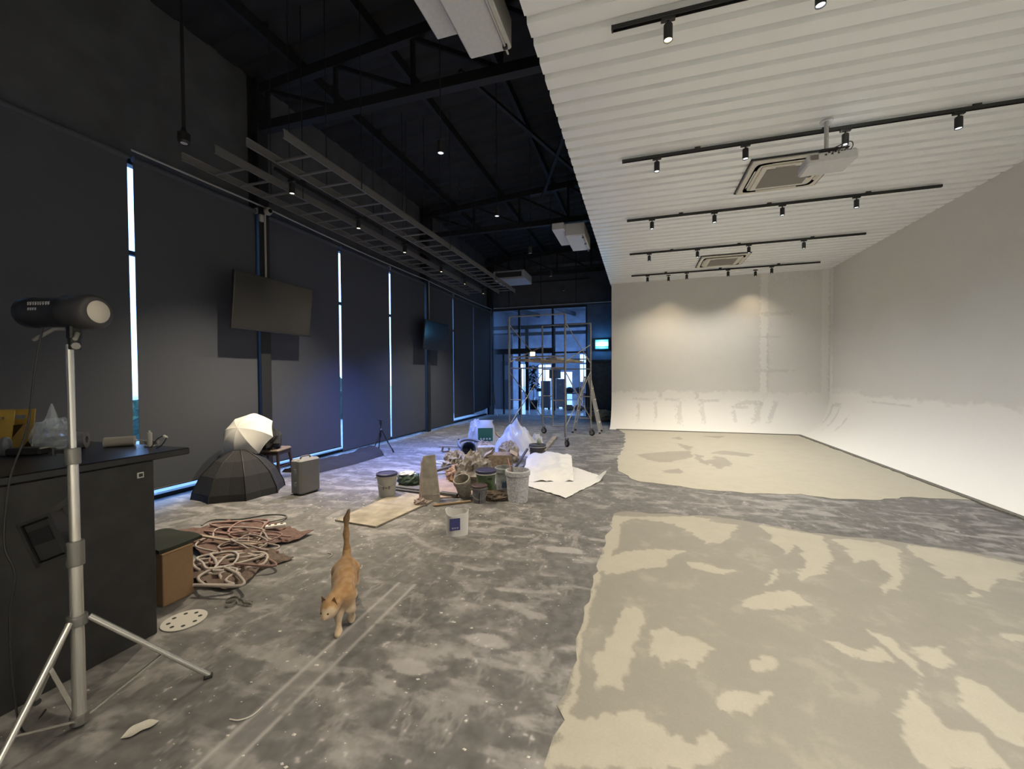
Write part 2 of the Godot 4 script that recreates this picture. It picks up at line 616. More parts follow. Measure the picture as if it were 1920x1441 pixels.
func build_cove() -> void:
	var prof := cove_profile()
	var tall: float = prof[prof.size() - 1].z
	# back wall with its cove; mitred into the right wall's cove
	var x0 := -0.78
	var st := mb()
	st.set_smooth_group(1)
	var n := 24
	for k in prof.size() - 1:
		var p: Vector3 = prof[k]
		var q: Vector3 = prof[k + 1]
		for i in n:
			var A := []
			for cc in [[p, i], [q, i], [q, i + 1], [p, i + 1]]:
				var s: Vector3 = cc[0]
				var x := lerpf(x0, XR - s.x, float(cc[1]) / n)
				A.append([Vector3(x, s.y, ZB + s.x), Vector2((x - x0) / (XR - x0), 1.0 - s.z / tall)])
			for t in [0, 1, 2, 0, 2, 3]:
				st.set_uv(A[t][1])
				st.add_vertex(A[t][0])
	# open left end and the back of the panel
	st.set_smooth_group(-1)
	st.set_uv(Vector2(0.01, 0.5))
	for k in prof.size() - 1:
		var p: Vector3 = prof[k]
		var q: Vector3 = prof[k + 1]
		quad(st, Vector3(x0, p.y, ZB - 0.1), Vector3(x0, q.y, ZB - 0.1), Vector3(x0, q.y, ZB + q.x), Vector3(x0, p.y, ZB + p.x))
	quad(st, Vector3(x0, 0, ZB - 0.1), Vector3(XR, 0, ZB - 0.1), Vector3(XR, HC, ZB - 0.1), Vector3(x0, HC, ZB - 0.1))
	var stains := []
	for s in [[0.75, 0.9, 0.05, 0.38, 0.03], [1.22, 0.95, 0.05, 0.4, 0.02], [1.83, 0.9, 0.09, 0.42, 0.0], [2.42, 0.9, 0.07, 0.4, -0.05], [0.9, 1.32, 0.25, 0.045, 0.0], [1.65, 1.32, 0.3, 0.045, 0.0], [2.6, 1.3, 0.32, 0.05, 0.0], [3.35, 1.12, 0.25, 0.05, 0.0], [3.2, 0.85, 0.05, 0.3, 0.0], [3.75, 0.95, 0.1, 0.38, 0.25], [4.1, 1.0, 0.07, 0.35, 0.4], [3.6, 1.25, 0.35, 0.07, 0.0], [1.35, 1.45, 0.06, 0.1, 0.0], [2.3, 1.42, 0.06, 0.12, 0.0], [3.95, 3.0, 0.4, 0.03, 0.0], [4.1, 2.1, 0.5, 0.05, 0.0], [4.2, 3.6, 0.45, 0.06, 0.1], [4.02, 2.3, 0.03, 0.9, 0.0]]:
		stains.append(s)
	struct(st, "wall_cove_back", wall_texture(768, 640, XR - x0, tall, [[3.93, 0.10], [5.30, 0.09]], [[4.65, 2.6, 0.75, 2.4]], stains, 40))
	# right wall with its cove
	st = mb()
	var z1 := ZE
	n = 40
	st.set_smooth_group(1)
	for k in prof.size() - 1:
		var p: Vector3 = prof[k]
		var q: Vector3 = prof[k + 1]
		for i in n:
			var A := []
			for cc in [[p, i], [q, i], [q, i + 1], [p, i + 1]]:
				var s: Vector3 = cc[0]
				var z := lerpf(ZB + s.x, z1, float(cc[1]) / n)
				A.append([Vector3(XR - s.x, s.y, z), Vector2((z - ZB) / (z1 - ZB), 1.0 - s.z / tall)])
			for t in [0, 1, 2, 0, 2, 3]:
				st.set_uv(A[t][1])
				st.add_vertex(A[t][0])
	st.set_smooth_group(-1)
	st.set_uv(Vector2(0.5, 0.5))
	quad(st, Vector3(XR + 0.1, 0, ZB), Vector3(XR + 0.1, HC, ZB), Vector3(XR + 0.1, HC, z1), Vector3(XR + 0.1, 0, z1))
	struct(st, "wall_cove_right", wall_texture(1024, 512, z1 - ZB, tall, [[0.06, 0.10]], [[0.6, 1.45, 1.0, 0.25]], [[0.35, 0.95, 0.06, 0.35, -0.3], [0.75, 0.9, 0.05, 0.33, -0.3], [1.3, 0.8, 0.05, 0.3, -0.2], [0.5, 1.25, 0.25, 0.06, 0.0], [2.6, 1.42, 0.7, 0.02, 0.03]], 50))

func polygon_mask(w: int, h: int, r: Rect2, polys: Array) -> PackedByteArray:
	var im := Image.create(w, h, false, Image.FORMAT_L8)
	im.fill(Color.BLACK)
	for a in polys:
		var p := pairs(a)
		var lo := Vector2(1e9, 1e9)
		var hi := -lo
		for v in p:
			lo = lo.min(v)
			hi = hi.max(v)
		for j in range(maxi(0, int((lo.y - r.position.y) / r.size.y * h)), mini(h, int((hi.y - r.position.y) / r.size.y * h) + 1)):
			for i in range(maxi(0, int((lo.x - r.position.x) / r.size.x * w)), mini(w, int((hi.x - r.position.x) / r.size.x * w) + 1)):
				if Geometry2D.is_point_in_polygon(r.position + Vector2((i + 0.5) / w, (j + 0.5) / h) * r.size, p):
					im.set_pixel(i, j, Color.WHITE)
	return im.get_data()

func screed_material(w: int, h: int, r: Rect2, polys: Array, under: Color, over: Color, wob: float, soft: float, sd: int) -> StandardMaterial3D:
	# two tones of levelling compound, the drier pale one in trowelled patches
	var mask := polygon_mask(w, h, r, polys)
	var im := Image.create_from_data(w, h, false, Image.FORMAT_L8, mask)
	im.resize(w / 6, h / 6, Image.INTERPOLATE_BILINEAR)
	im.resize(w, h, Image.INTERPOLATE_CUBIC)
	mask = im.get_data()
	var a := noise_bytes(w, h, sd, 0.012, 4, 1.0, 30.0)
	var b := noise_bytes(w, h, sd + 1, 0.05, 4, 1.0, 20.0)
	var c := noise_bytes(w, h, sd + 2, 0.35, 2)
	var out := PackedByteArray()
	out.resize(w * h * 3)
	for j in h:
		for i in w:
			var k := j * w + i
			var na := a[k] / 255.0 - 0.5
			var nb := b[k] / 255.0 - 0.5
			var nc := c[k] / 255.0 - 0.5
			var ii := clampi(i + int(7.0 * nb + 17.0 * na), 0, w - 1)
			var jj := clampi(j + int(14.0 * na - 8.0 * nb), 0, h - 1)
			var f := smoothstep(0.5 - soft, 0.5 + soft, mask[jj * w + ii] / 255.0 + wob * nb)
			f = maxf(f * 0.95, 0.25 * smoothstep(0.12, 0.4, na + 0.4 * nb))
			var col := under.lerp(over, f) * (1.0 + 0.10 * na + 0.10 * nc + 0.06 * nb)
			col = col.linear_to_srgb()
			var o := k * 3
			out[o] = int(255.0 * clampf(col.r, 0, 1))
			out[o + 1] = int(255.0 * clampf(col.g, 0, 1))
			out[o + 2] = int(255.0 * clampf(col.b, 0, 1))
	var m := StandardMaterial3D.new()
	m.albedo_texture = ImageTexture.create_from_image(Image.create_from_data(w, h, false, Image.FORMAT_RGB8, out))
	m.roughness = 0.6
	m.texture_repeat = false
	return m

func ragged(p: PackedVector2Array, amp: float, sd: int, closed_from := 0, closed_to := 9999) -> PackedVector2Array:
	var nz := FastNoiseLite.new()
	nz.seed = sd
	nz.frequency = 3.0
	nz.fractal_octaves = 4
	var out := PackedVector2Array()
	var n := p.size()
	for i in n:
		var a := p[i]
		var b := p[(i + 1) % n]
		var m := maxi(1, int(a.distance_to(b) / 0.07))
		if i < closed_from or i >= closed_to:
			out.append(a)
			continue
		var d := (b - a).normalized().orthogonal()
		for k in m:
			var q := a.lerp(b, float(k) / m)
			out.append(q + d * amp * nz.get_noise_2d(q.x, q.y) * (0.0 if k == 0 else 1.0))
	return out

func build_screed() -> void:
	var patches := [
		[-0.4, -1.35, 0.4, -1.3, 1.2, -1.5, 2.2, -1.4, 3.7, -1.6, 3.7, 5.2, -0.5, 5.2],
		[-0.26, -4.36, 0.53, -4.58, 0.72, -4.52, 0.40, -4.28, -0.05, -4.35, -0.18, -4.11, -0.17, -3.65, -0.23, -3.21, -0.28, -2.86, -0.28, -2.53, -0.28, -2.26, -0.29, -1.96, -0.30, -1.76, -0.28, -1.72, -0.31, -1.48, -0.34, -1.47, -0.31, -1.65, -0.32, -1.96, -0.32, -2.35, -0.32, -2.93, -0.29, -3.73],
		[-0.22, -3.31, -0.12, -3.49, 0.17, -3.63, 0.38, -3.66, 0.21, -3.48, 0.18, -3.33, 0.00, -3.21, -0.22, -3.05],
		[0.39, -4.48, 0.66, -4.46, 0.91, -4.43, 0.77, -4.04, 0.57, -3.84, 0.47, -4.09, 0.33, -4.26],
		[1.13, -4.49, 1.41, -4.39, 1.58, -4.35, 1.48, -3.91, 1.30, -3.53, 1.11, -3.33, 1.09, -3.38, 1.24, -3.74, 1.27, -4.07, 1.13, -3.81, 1.13, -4.15],
		[1.62, -4.29, 1.95, -4.33, 2.07, -4.19, 1.88, -3.74, 1.65, -3.40, 1.52, -3.31, 1.71, -3.61, 1.75, -3.89, 1.57, -3.79, 1.65, -4.07],
		[2.16, -4.31, 2.49, -4.26, 2.78, -4.10, 2.53, -3.73, 2.45, -3.79, 2.20, -3.52, 2.16, -3.58, 2.16, -3.74, 2.06, -3.67, 2.09, -3.89],
		[0.82, -3.22, 0.99, -3.50, 0.99, -3.44, 0.85, -3.21],
		[0.32, -3.45, 0.44, -3.45, 0.56, -3.40, 0.70, -3.38, 0.60, -3.30, 0.38, -3.32],
		[0.64, -2.96, 0.79, -3.10, 0.96, -3.17, 1.02, -3.10, 1.06, -2.99, 0.93, -2.96, 0.76, -2.87, 0.64, -2.85],
		[2.04, -3.41, 2.15, -3.53, 2.12, -3.42],
		[-0.09, -2.61, 0.02, -2.68, 0.04, -2.54, -0.01, -2.29, -0.06, -2.07, -0.08, -1.96, -0.21, -1.92, -0.20, -2.11, -0.15, -2.35, -0.15, -2.51],
		[0.08, -2.44, 0.15, -2.52, 0.20, -2.45, 0.31, -2.44, 0.36, -2.38, 0.30, -2.24, 0.25, -2.16, 0.24, -2.24, 0.12, -2.16, 0.07, -2.23],
		[0.52, -2.34, 0.61, -2.41, 0.67, -2.37, 0.63, -2.30, 0.53, -2.27],
		[0.34, -1.98, 0.44, -2.08, 0.54, -2.11, 0.61, -2.13, 0.50, -2.03, 0.46, -1.96, 0.37, -1.92],
		[-0.30, -1.72, -0.13, -1.80, 0.00, -1.82, 0.11, -1.77, 0.18, -1.74, 0.25, -1.69, 0.27, -1.65, -0.33, -1.47, -0.32, -1.59],
		[0.21, -1.79, 0.27, -1.82, 0.33, -1.76, 0.31, -1.69, 0.25, -1.68, 0.22, -1.73],
		[0.95, -2.63, 1.02, -2.63, 1.08, -2.60, 1.20, -2.66, 1.21, -2.57, 1.14, -2.51, 1.03, -2.52],
		[1.22, -2.81, 1.34, -2.74, 1.34, -2.57, 1.28, -2.47, 1.26, -2.55, 1.24, -2.65],
		[1.38, -2.69, 1.53, -2.75, 1.49, -2.57, 1.42, -2.51, 1.37, -2.58],
		[1.06, -2.17, 1.21, -2.31, 1.27, -2.43, 1.29, -2.51, 1.30, -2.48, 1.21, -2.28, 1.18, -2.12, 1.31, -2.13, 1.29, -2.03, 1.31, -1.96, 1.00, -1.87, 0.97, -1.96, 0.96, -2.00],
		[1.46, -2.49, 1.55, -2.45, 1.54, -2.32, 1.56, -2.29, 1.43, -2.09, 1.35, -2.12, 1.37, -2.26],
		[1.95, -3.00, 2.04, -3.00, 1.96, -2.88, 1.92, -2.92],
	]
	var smudges := [
		[-0.08, -7.90, 0.30, -8.23, 0.89, -8.56, 0.91, -7.87, 0.35, -7.25, 0.14, -7.46],
		[0.72, -9.51, 1.04, -9.04, 0.89, -8.56],
		[1.24, -8.38, 1.57, -8.75, 2.01, -8.48, 1.82, -8.22],
		[1.04, -7.57, 1.29, -7.88, 1.46, -7.47, 1.18, -6.99],
		[1.29, -8.12, 1.44, -8.02, 1.39, -7.20, 1.23, -7.28],
		[0.96, -8.30, 1.09, -8.07, 1.04, -7.27, 0.93, -7.50],
		[0.32, -6.67, 0.60, -6.91, 0.62, -6.61, 0.38, -6.48],
		[0.71, -10.14, 0.92, -10.54, 0.87, -10.02],
		[1.46, -10.69, 1.90, -10.89, 1.76, -10.42],
	]
	var near := pairs([-0.34, 5.1, -0.34, -1.47, -0.33, -1.61, -0.30, -1.70, -0.32, -1.85, -0.32, -2.16, -0.32, -2.51, -0.31, -2.93, -0.31, -3.49, -0.28, -3.87, -0.26, -4.44, -0.20, -4.52, 0.01, -4.57, 0.32, -4.60, 0.74, -4.64, 1.09, -4.51, 1.43, -4.43, 1.98, -4.40, 2.45, -4.30, 2.82, -4.15, 3.66, -3.95, 3.66, 5.1])
	var st := mb()
	var r := Rect2(-0.5, -4.8, 4.2, 8.0)
	slab(st, ragged(near, 0.07, 61, 1, 21), 0.0005, 0.004, r)
	struct(st, "floor_screed_near", screed_material(840, 1600, r, patches, Color(0.205, 0.195, 0.168), Color(0.32, 0.302, 0.25), 0.3, 0.42, 62))
	var far := pairs([-0.53, -11.42, -0.37, -10.77, -0.30, -9.23, -0.33, -8.23, -0.36, -7.32, -0.31, -6.57, -0.14, -6.10, 0.01, -5.89, 0.41, -5.80, 0.66, -5.71, 1.25, -5.66, 1.87, -5.81, 2.15, -5.69, 2.59, -5.75, 3.01, -6.00, 3.64, -6.07, 3.64, -11.46])
	r = Rect2(-0.6, -11.5, 4.4, 6.0)
	st = mb()
	slab(st, ragged(far, 0.06, 71, 0, 15), 0.0005, 0.005, r)
	struct(st, "floor_screed_far", screed_material(640, 860, r, smudges, Color(0.40, 0.375, 0.31), Color(0.275, 0.255, 0.215), 0.45, 0.5, 72))
	# rough strip of filler left along the foot of the cove
	st = mb()
	slab(st, ragged(pairs([3.63, 5.1, 3.62, -3.0, 3.63, -7.0, 3.62, -11.43, 3.0, -11.45, 1.0, -11.44, -0.6, -11.45, -0.6, -11.52, 3.70, -11.52, 3.70, 5.1]), 0.035, 81, 0, 6), 0.0, 0.016)
	struct(st, "trim_2", mat(lin(0.20, 0.19, 0.165), 0.9, 0.0, "dirt", 0.4))

func build_sheet_ceiling() -> void:
	var root := struct_node("ceiling")
	var pitch := 0.21
	var prof := [Vector2(0, 0), Vector2(0.138, 0), Vector2(0.148, 0.045), Vector2(0.200, 0.045), Vector2(0.21, 0)]
	var make := func(sd: int) -> ArrayMesh:
		var nz := FastNoiseLite.new()
		nz.seed = sd
		nz.frequency = 0.6
		var st := mb()
		st.set_smooth_group(-1)
		for k in 4:
			for s in 4:
				var a: Vector2 = prof[s] + Vector2(k * pitch, 0)
				var b: Vector2 = prof[s + 1] + Vector2(k * pitch, 0)
				var m := 6
				for i in m:
					var xa := lerpf(XC, 4.72, float(i) / m)
					var xb := lerpf(XC, 4.72, float(i + 1) / m)
					var w := func(x: float, q: Vector2) -> Vector3: return Vector3(x, q.y + 0.0015 * nz.get_noise_2d(x, q.x), -q.x)
					quad(st, w.call(xa, a), w.call(xb, a), w.call(xb, b), w.call(xa, b))
					quad(st, w.call(xa, b) + Vector3(0, 0.004, 0), w.call(xb, b) + Vector3(0, 0.004, 0), w.call(xb, a) + Vector3(0, 0.004, 0), w.call(xa, a) + Vector3(0, 0.004, 0))
				quad(st, Vector3(XC, a.y, -a.x), Vector3(XC, b.y, -b.x), Vector3(XC, b.y + 0.004, -b.x), Vector3(XC, a.y + 0.004, -a.x))
		return mesh_of(st)
	var kinds := [make.call(1), make.call(2), make.call(3)]
	var sheets := []
	var z := 3.2 + 0.84 * 3
	var n := 0
	while z > ZB:
		sheets.append(put(kinds[n % 3], "ceiling_sheet", M.white_sheet, root, Vector3(0, HC + 0.0015 * (n % 2), z)))
		z -= 4 * pitch
		n += 1
	# screw heads in the flutes near the open edge
	var sc := mb()
	cyl(sc, Vector3.ZERO, Vector3(0, -0.008, 0), 0.008, 0.006, 8)
	var screw := mesh_of(sc)
	var dark := mat(lin(0.08, 0.08, 0.08), 0.5, 0.5)
	for i in range(10, 50):
		if i % 4 == 3:
			continue
		for x in [XC + 0.04, XC + 0.42, XC + 1.05]:
			put(screw, "screw", dark, root, Vector3(x, HC + 0.0435, 3.2 - i * pitch - 0.174))
	# joists that carry the sheets, seen from the dark side
	var st := mb()
	var zz := 5.0
	while zz > ZB:
		box(st, Vector3((XC + 4.7) * 0.5 + 0.08, HC + 0.11, zz), Vector3(4.7 - XC, 0.12, 0.06))
		zz -= 1.65
	var j := struct(st, "trim_3", M.black_steel)
	j.position = Vector3.ZERO

func build_roof() -> void:
	# dark ribbed roof, rising to the right
	var st := mb()
	var up := func(x: float) -> float: return 5.88 + 0.075 * (x - XL)
	var z := 5.3
	while z > ZF - 0.1:
		for s in [[0.0, 0.0, 0.26, 0.0], [0.26, 0.0, 0.30, 0.04], [0.30, 0.04, 0.36, 0.04], [0.36, 0.04, 0.40, 0.0]]:
			var y0: float = up.call(-5.75)
			var y1: float = up.call(4.9)
			quad(st, Vector3(-5.75, y0 + s[1], z - s[0]), Vector3(4.9, y1 + s[1], z - s[0]), Vector3(4.9, y1 + s[3], z - s[2]), Vector3(-5.75, y0 + s[3], z - s[2]))
		z -= 0.4
	box(st, Vector3(-0.42, 6.42, -5.0), Vector3(10.8, 0.06, 20.9), Basis(Vector3(0, 0, 1), 0.075))
	struct(st, "ceiling_roof", M.dark_roof)
	# purlins along the hall
	var n := 0
	for x in [-4.6, -3.3, -2.0, -0.7, 0.8]:
		var y: float = up.call(x) - 0.08
		st = mb()
		box(st, Vector3(x, y, -4.95), Vector3(0.07, 0.15, 20.2))
		struct(st, "trim_%d" % (10 + n), M.black_steel)
		n += 1
	# trusses on the column lines: tie beam, rafter, posts and braces
	for zt in [4.9, 0.13, -4.82, -9.8, -14.6]:
		var t := struct_node("roof_truss", Vector3(0, 0, zt))
		st = mb()
		box(st, Vector3(-0.5, 5.12, 0), Vector3(10.2, 0.13, 0.12))
		put(st, "tie_beam", M.black_steel, t)
		st = mb()
		bar(st, Vector3(-5.5, up.call(-5.5) - 0.22, 0), Vector3(4.6, up.call(4.6) - 0.22, 0), 0.1, 0.14)
		put(st, "rafter", M.black_steel, t)
		var xs := [-5.2, -4.0, -2.8, -1.6, -0.4, 0.8]
		for i in xs.size():
			st = mb()
			bar(st, Vector3(xs[i], 5.15, 0), Vector3(xs[i], up.call(xs[i]) - 0.24, 0), 0.05, 0.05)
			put(st, "truss_post", M.black_steel, t)
			if i + 1 < xs.size():
				st = mb()
				bar(st, Vector3(xs[i], up.call(xs[i]) - 0.26, 0), Vector3(xs[i + 1], 5.17, 0), 0.05, 0.05)
				put(st, "truss_brace", M.black_steel, t)
	# flat wind braces under the roof, between the trusses
	for zt in [-4.82, -9.8]:
		for s in [[-2.2, -0.5], [-0.9, -2.4]]:
			st = mb()
			bar(st, Vector3(s[0], 5.62, zt + 0.2), Vector3(s[1], 5.72, zt + 4.4), 0.06, 0.05)
			struct(st, "trim_%d" % (20 + n), M.black_steel)
			n += 1

func build_window_wall() -> void:
	# ground outside and a hedge that shows green through the slits
	var st := mb()
	slab(st, PackedVector2Array([Vector2(-40, -45), Vector2(-5.66, -45), Vector2(-5.66, 12), Vector2(-40, 12)]), -0.3, -0.06)
	struct(st, "floor_outside", mat(lin(0.62, 0.63, 0.64), 0.9, 0.0, "blotch", 3.0))
	for c in [[1, -10.2, -3.4], [2, -11.0, -12.5], [3, -10.4, -8.0]]:
		st = mb()
		lump(st, Vector3(1.6, 2.0 if c[0] == 1 else 1.7, 3.4), c[0] * 7, 0.5, 3.5, 40)
		var o := put(st, "hedge", mat(lin(0.06, 0.14, 0.035), 0.9, 0.0, "dirt", 0.4), null, Vector3(c[1], -0.06, c[2]))
		tag(o, ["green hedge outside behind the first lit slit", "green hedge outside near the far end of the window wall", "green hedge outside behind the middle blinds"][c[0] - 1], "hedge")
	# window bays: sill, head, mullions and glass
	for i in BAYS.size() - 1:
		var za: float = BAYS[i]
		var zb: float = BAYS[i + 1]
		var w := struct_node("window_%d" % (i + 1), Vector3(XL - 0.1, 0, (za + zb) * 0.5))
		var half := (za - zb) * 0.5
		st = mb()
		box(st, Vector3(0, 0.025, 0), Vector3(0.1, 0.05, half * 2))
		put(st, "sill", M.frame, w)
		st = mb()
		box(st, Vector3(0, 3.92, 0), Vector3(0.1, 0.06, half * 2))
		put(st, "head", M.frame, w)
		st = mb()
		box(st, Vector3(0, 2.89, 0), Vector3(0.06, 0.05, half * 2 - 0.02))
		put(st, "transom", M.frame, w)
		st = mb()
		box(st, Vector3(-0.01, 1.457, 0), Vector3(0.008, 2.81, half * 2 - 0.02))
		put(st, "pane", M.glass, w)
		st = mb()
		box(st, Vector3(-0.01, 3.40, 0), Vector3(0.008, 0.96, half * 2 - 0.02))
		put(st, "pane", M.glass, w)
	# roller blinds; [top cassette and cloth from za to zb, foot height]
	var feet := [0.08, 0.08, 0.08, 0.08, 0.08, 0.165, 0.15, 0.055, 0.065, 0.045, 0.20, 0.22]
	var words := ["behind the camera, next to the back wall", "behind the camera, second from the back wall", "behind the camera", "left of the camera", "left of the yellow box", "between the first lit slit and the near column", "right of the near column, behind the grey case", "behind the tripod", "left of the far television", "right of the far column", "with a raised foot near the far end", "last before the glass partition"]
	for i in BAYS.size() - 1:
		var za: float = BAYS[i]
		var zb: float = BAYS[i + 1]
		var ga := 0.028
		var gb := 0.028
		if i == 5: gb = 0.10
		if i == 6: ga = 0.10
		if i == 8: gb = 0.11
		if i == 9: ga = 0.06
		if i == 11: gb = 0.03
		if i == 10: gb = 0.012
		if i == 11: ga = 0.012
		var b := thing("roller_blind", "charcoal roller blind %s" % words[i], "blind", Vector3(XL + 0.13, 0, (za + zb) * 0.5), 0.0, "blinds along the window wall")
		var z0 := (za - zb) * 0.5 - ga
		var z1 := -((za - zb) * 0.5 - gb)
		var foot: float = feet[i]
		var nz := FastNoiseLite.new()
		nz.seed = 90 + i
		nz.frequency = 0.5
		var f := func(u: float, v: float) -> Vector3:
			var y := lerpf(foot, 3.86, v)
			var lift := 0.0
			if i == 11:
				lift = 0.12 * u * u * (1.0 - v)
			return Vector3(0.012 * nz.get_noise_2d(u * 2.0, y) * (1.0 - v * 0.8), y + lift, lerpf(z0, z1, u))
		st = mb()
		var g := []
		for a in 9:
			var row := []
			for c in 13:
				row.append(f.call(a / 8.0, c / 12.0))
			g.append(row)
		st.set_smooth_group(1)
		for a in 8:
			for c in 12:
				quad(st, g[a][c], g[a][c + 1], g[a + 1][c + 1], g[a + 1][c])
				var d := Vector3(-0.003, 0, 0)
				quad(st, g[a][c] + d, g[a + 1][c] + d, g[a + 1][c + 1] + d, g[a][c + 1] + d)
		put(st, "cloth", M.blind, b)
		st = mb()
		cyl(st, Vector3(0.0, 3.88, z0), Vector3(0.0, 3.88, z1), 0.035, 0.035, 14)
		put(st, "roller", M.blind, b)
		st = mb()
		tube(st, [g[0][0] + Vector3(0, 0.0, 0), g[4][0], g[8][0]], 0.011, 8)
		put(st, "hem_bar", M.frame, b)
		if i % 2 == 1:
			st = mb()
			box(st, Vector3(0.01, 3.89, z1 - 0.015), Vector3(0.06, 0.08, 0.012))
			put(st, "bracket", M.conduit, b)
	# steel columns on the wall
	for zc in [5.1, 0.13, -4.82, -9.8, -14.78]:
		st = mb()
		box(st, Vector3(XL + 0.09, 2.94, zc), Vector3(0.2, 5.88, 0.012))
		box(st, Vector3(XL + 0.185, 2.94, zc), Vector3(0.014, 5.88, 0.17))
		box(st, Vector3(XL + 0.0, 2.94, zc), Vector3(0.014, 5.88, 0.17))
		struct(st, "column", M.black_steel)
	# thin curtain rail and cables along the head of the blinds
	st = mb()
	var pts := []
	for i in 40:
		var z := lerpf(-3.15, -14.7, i / 39.0)
		pts.append(Vector3(XL + 0.19, 3.955 + 0.03 * absf(sin((z + 4.82) * PI / 4.98)) * -1.0 + 0.02, z))
	tube(st, pts, 0.012, 6)
	tag(put(st, "cable", M.conduit, null), "pale cable running along the top of the charcoal blinds", "cable")

# ---------------------------------------------------------------- far end
func build_far_end() -> void:
	# glass partition: posts, thick transom over the doorway, panes
	var w := struct_node("window_20", Vector3(0, 0, ZF - 0.05))
	var st := mb()
	for x in [-5.45, -4.36, -3.07, -1.82]:
		st = mb()
		box(st, Vector3(x, 2.0, 0), Vector3(0.07, 4.0, 0.09))
		put(st, "mullion", M.frame, w)
	st = mb()
	box(st, Vector3(-4.26, 2.40, 0), Vector3(2.4, 0.20, 0.1))
	put(st, "transom", M.frame, w)
	st = mb()
	box(st, Vector3(-2.44, 2.32, 0), Vector3(1.2, 0.06, 0.08))
	put(st, "transom", M.frame, w)
	st = mb()
	box(st, Vector3(-3.65, 3.98, 0), Vector3(3.7, 0.06, 0.1))
	put(st, "head", M.frame, w)
	for x in [[-5.42, -4.40], [-4.32, -3.11], [-3.03, -1.86]]:
		st = mb()
		box(st, Vector3((x[0] + x[1]) * 0.5, 3.22, 0), Vector3(x[1] - x[0], 1.45, 0.01))
		put(st, "pane", M.glass, w)
	st = mb()
	box(st, Vector3(-2.44, 1.16, 0), Vector3(1.17, 2.26, 0.01))
	put(st, "pane", M.glass, w)
	st = mb()
	box(st, Vector3(-5.0, 1.15, 0), Vector3(0.06, 2.3, 0.07))
	put(st, "mullion", M.frame, w)
	# pale rail under the upper wall
	st = mb()
	tube(st, [Vector3(-5.35, 4.06, ZF + 0.06), Vector3(-3.2, 4.07, ZF + 0.06), Vector3(-0.95, 4.07, ZF + 0.06)], 0.02, 8)
	tag(put(st, "conduit", M.conduit, null), "pale pipe running above the glass partition", "pipe")
	# dark door panel right of the partition
	var d := struct_node("door_1", Vector3(-1.28, 0, ZF + 0.02))
	st = mb()
	box(st, Vector3(0, 0.97, 0), Vector3(0.82, 1.94, 0.03), Basis(), 0.006)
	put(st, "leaf", mat(lin(0.055, 0.065, 0.08), 0.5, 0.0, "dirt", 1.5), d)
	for x in [-0.45, 0.45]:
		st = mb()
		box(st, Vector3(x, 1.0, 0.01), Vector3(0.07, 2.0, 0.06))
		put(st, "jamb", M.black, d)
	st = mb()
	box(st, Vector3(0, 1.99, 0.01), Vector3(0.97, 0.07, 0.06))
	put(st, "lintel", M.black, d)
	st = mb()
	bar(st, Vector3(-0.3, 0.95, 0.05), Vector3(-0.3, 1.08, 0.05), 0.02, 0.02)
	put(st, "handle", M.alu, d)
	# lit green sign
	var sign_ := thing("exit_sign", "small glowing green exit sign on the dark far wall", "exit sign", Vector3(-1.28, 2.57, ZF + 0.05))
	st = mb()
	box(st, Vector3.ZERO, Vector3(0.50, 0.36, 0.07), Basis(), 0.01)
	put(st, "housing", mat(lin(0.03, 0.25, 0.22), 0.5), sign_)
	st = mb()
	box(st, Vector3(0, 0.01, 0.037), Vector3(0.44, 0.16, 0.006))
	put(st, "lit_panel", glow(lin(0.28, 1.0, 1.0), 1.6), sign_)
	for y in [-0.12, 0.13]:
		st = mb()
		box(st, Vector3(0, y, 0.036), Vector3(0.44, 0.05, 0.005))
		put(st, "green_band", glow(lin(0.02, 0.55, 0.52), 0.8), sign_)
	var l := OmniLight3D.new()
	l.name = "sign_light"
	sign_.add_child(l)
	l.position = Vector3(0, 0.01, 0.16)
	l.light_color = lin(0.12, 0.50, 1.0)
	l.light_energy = 0.35
	l.light_size = 0.1
	l.omni_range = 20.0
	l.omni_attenuation = 2.0
	l.shadow_enabled = true
	# rubble bag beside the door
	st = mb()
	lump(st, Vector3(0.8, 0.42, 0.6), 5, 0.4, 2.5, 24)
	tag(put(st, "rubble_bag", M.sack_tan, null, Vector3(-1.15, 0, -13.6)), "dusty slumped sack on the floor by the dark door", "sack")

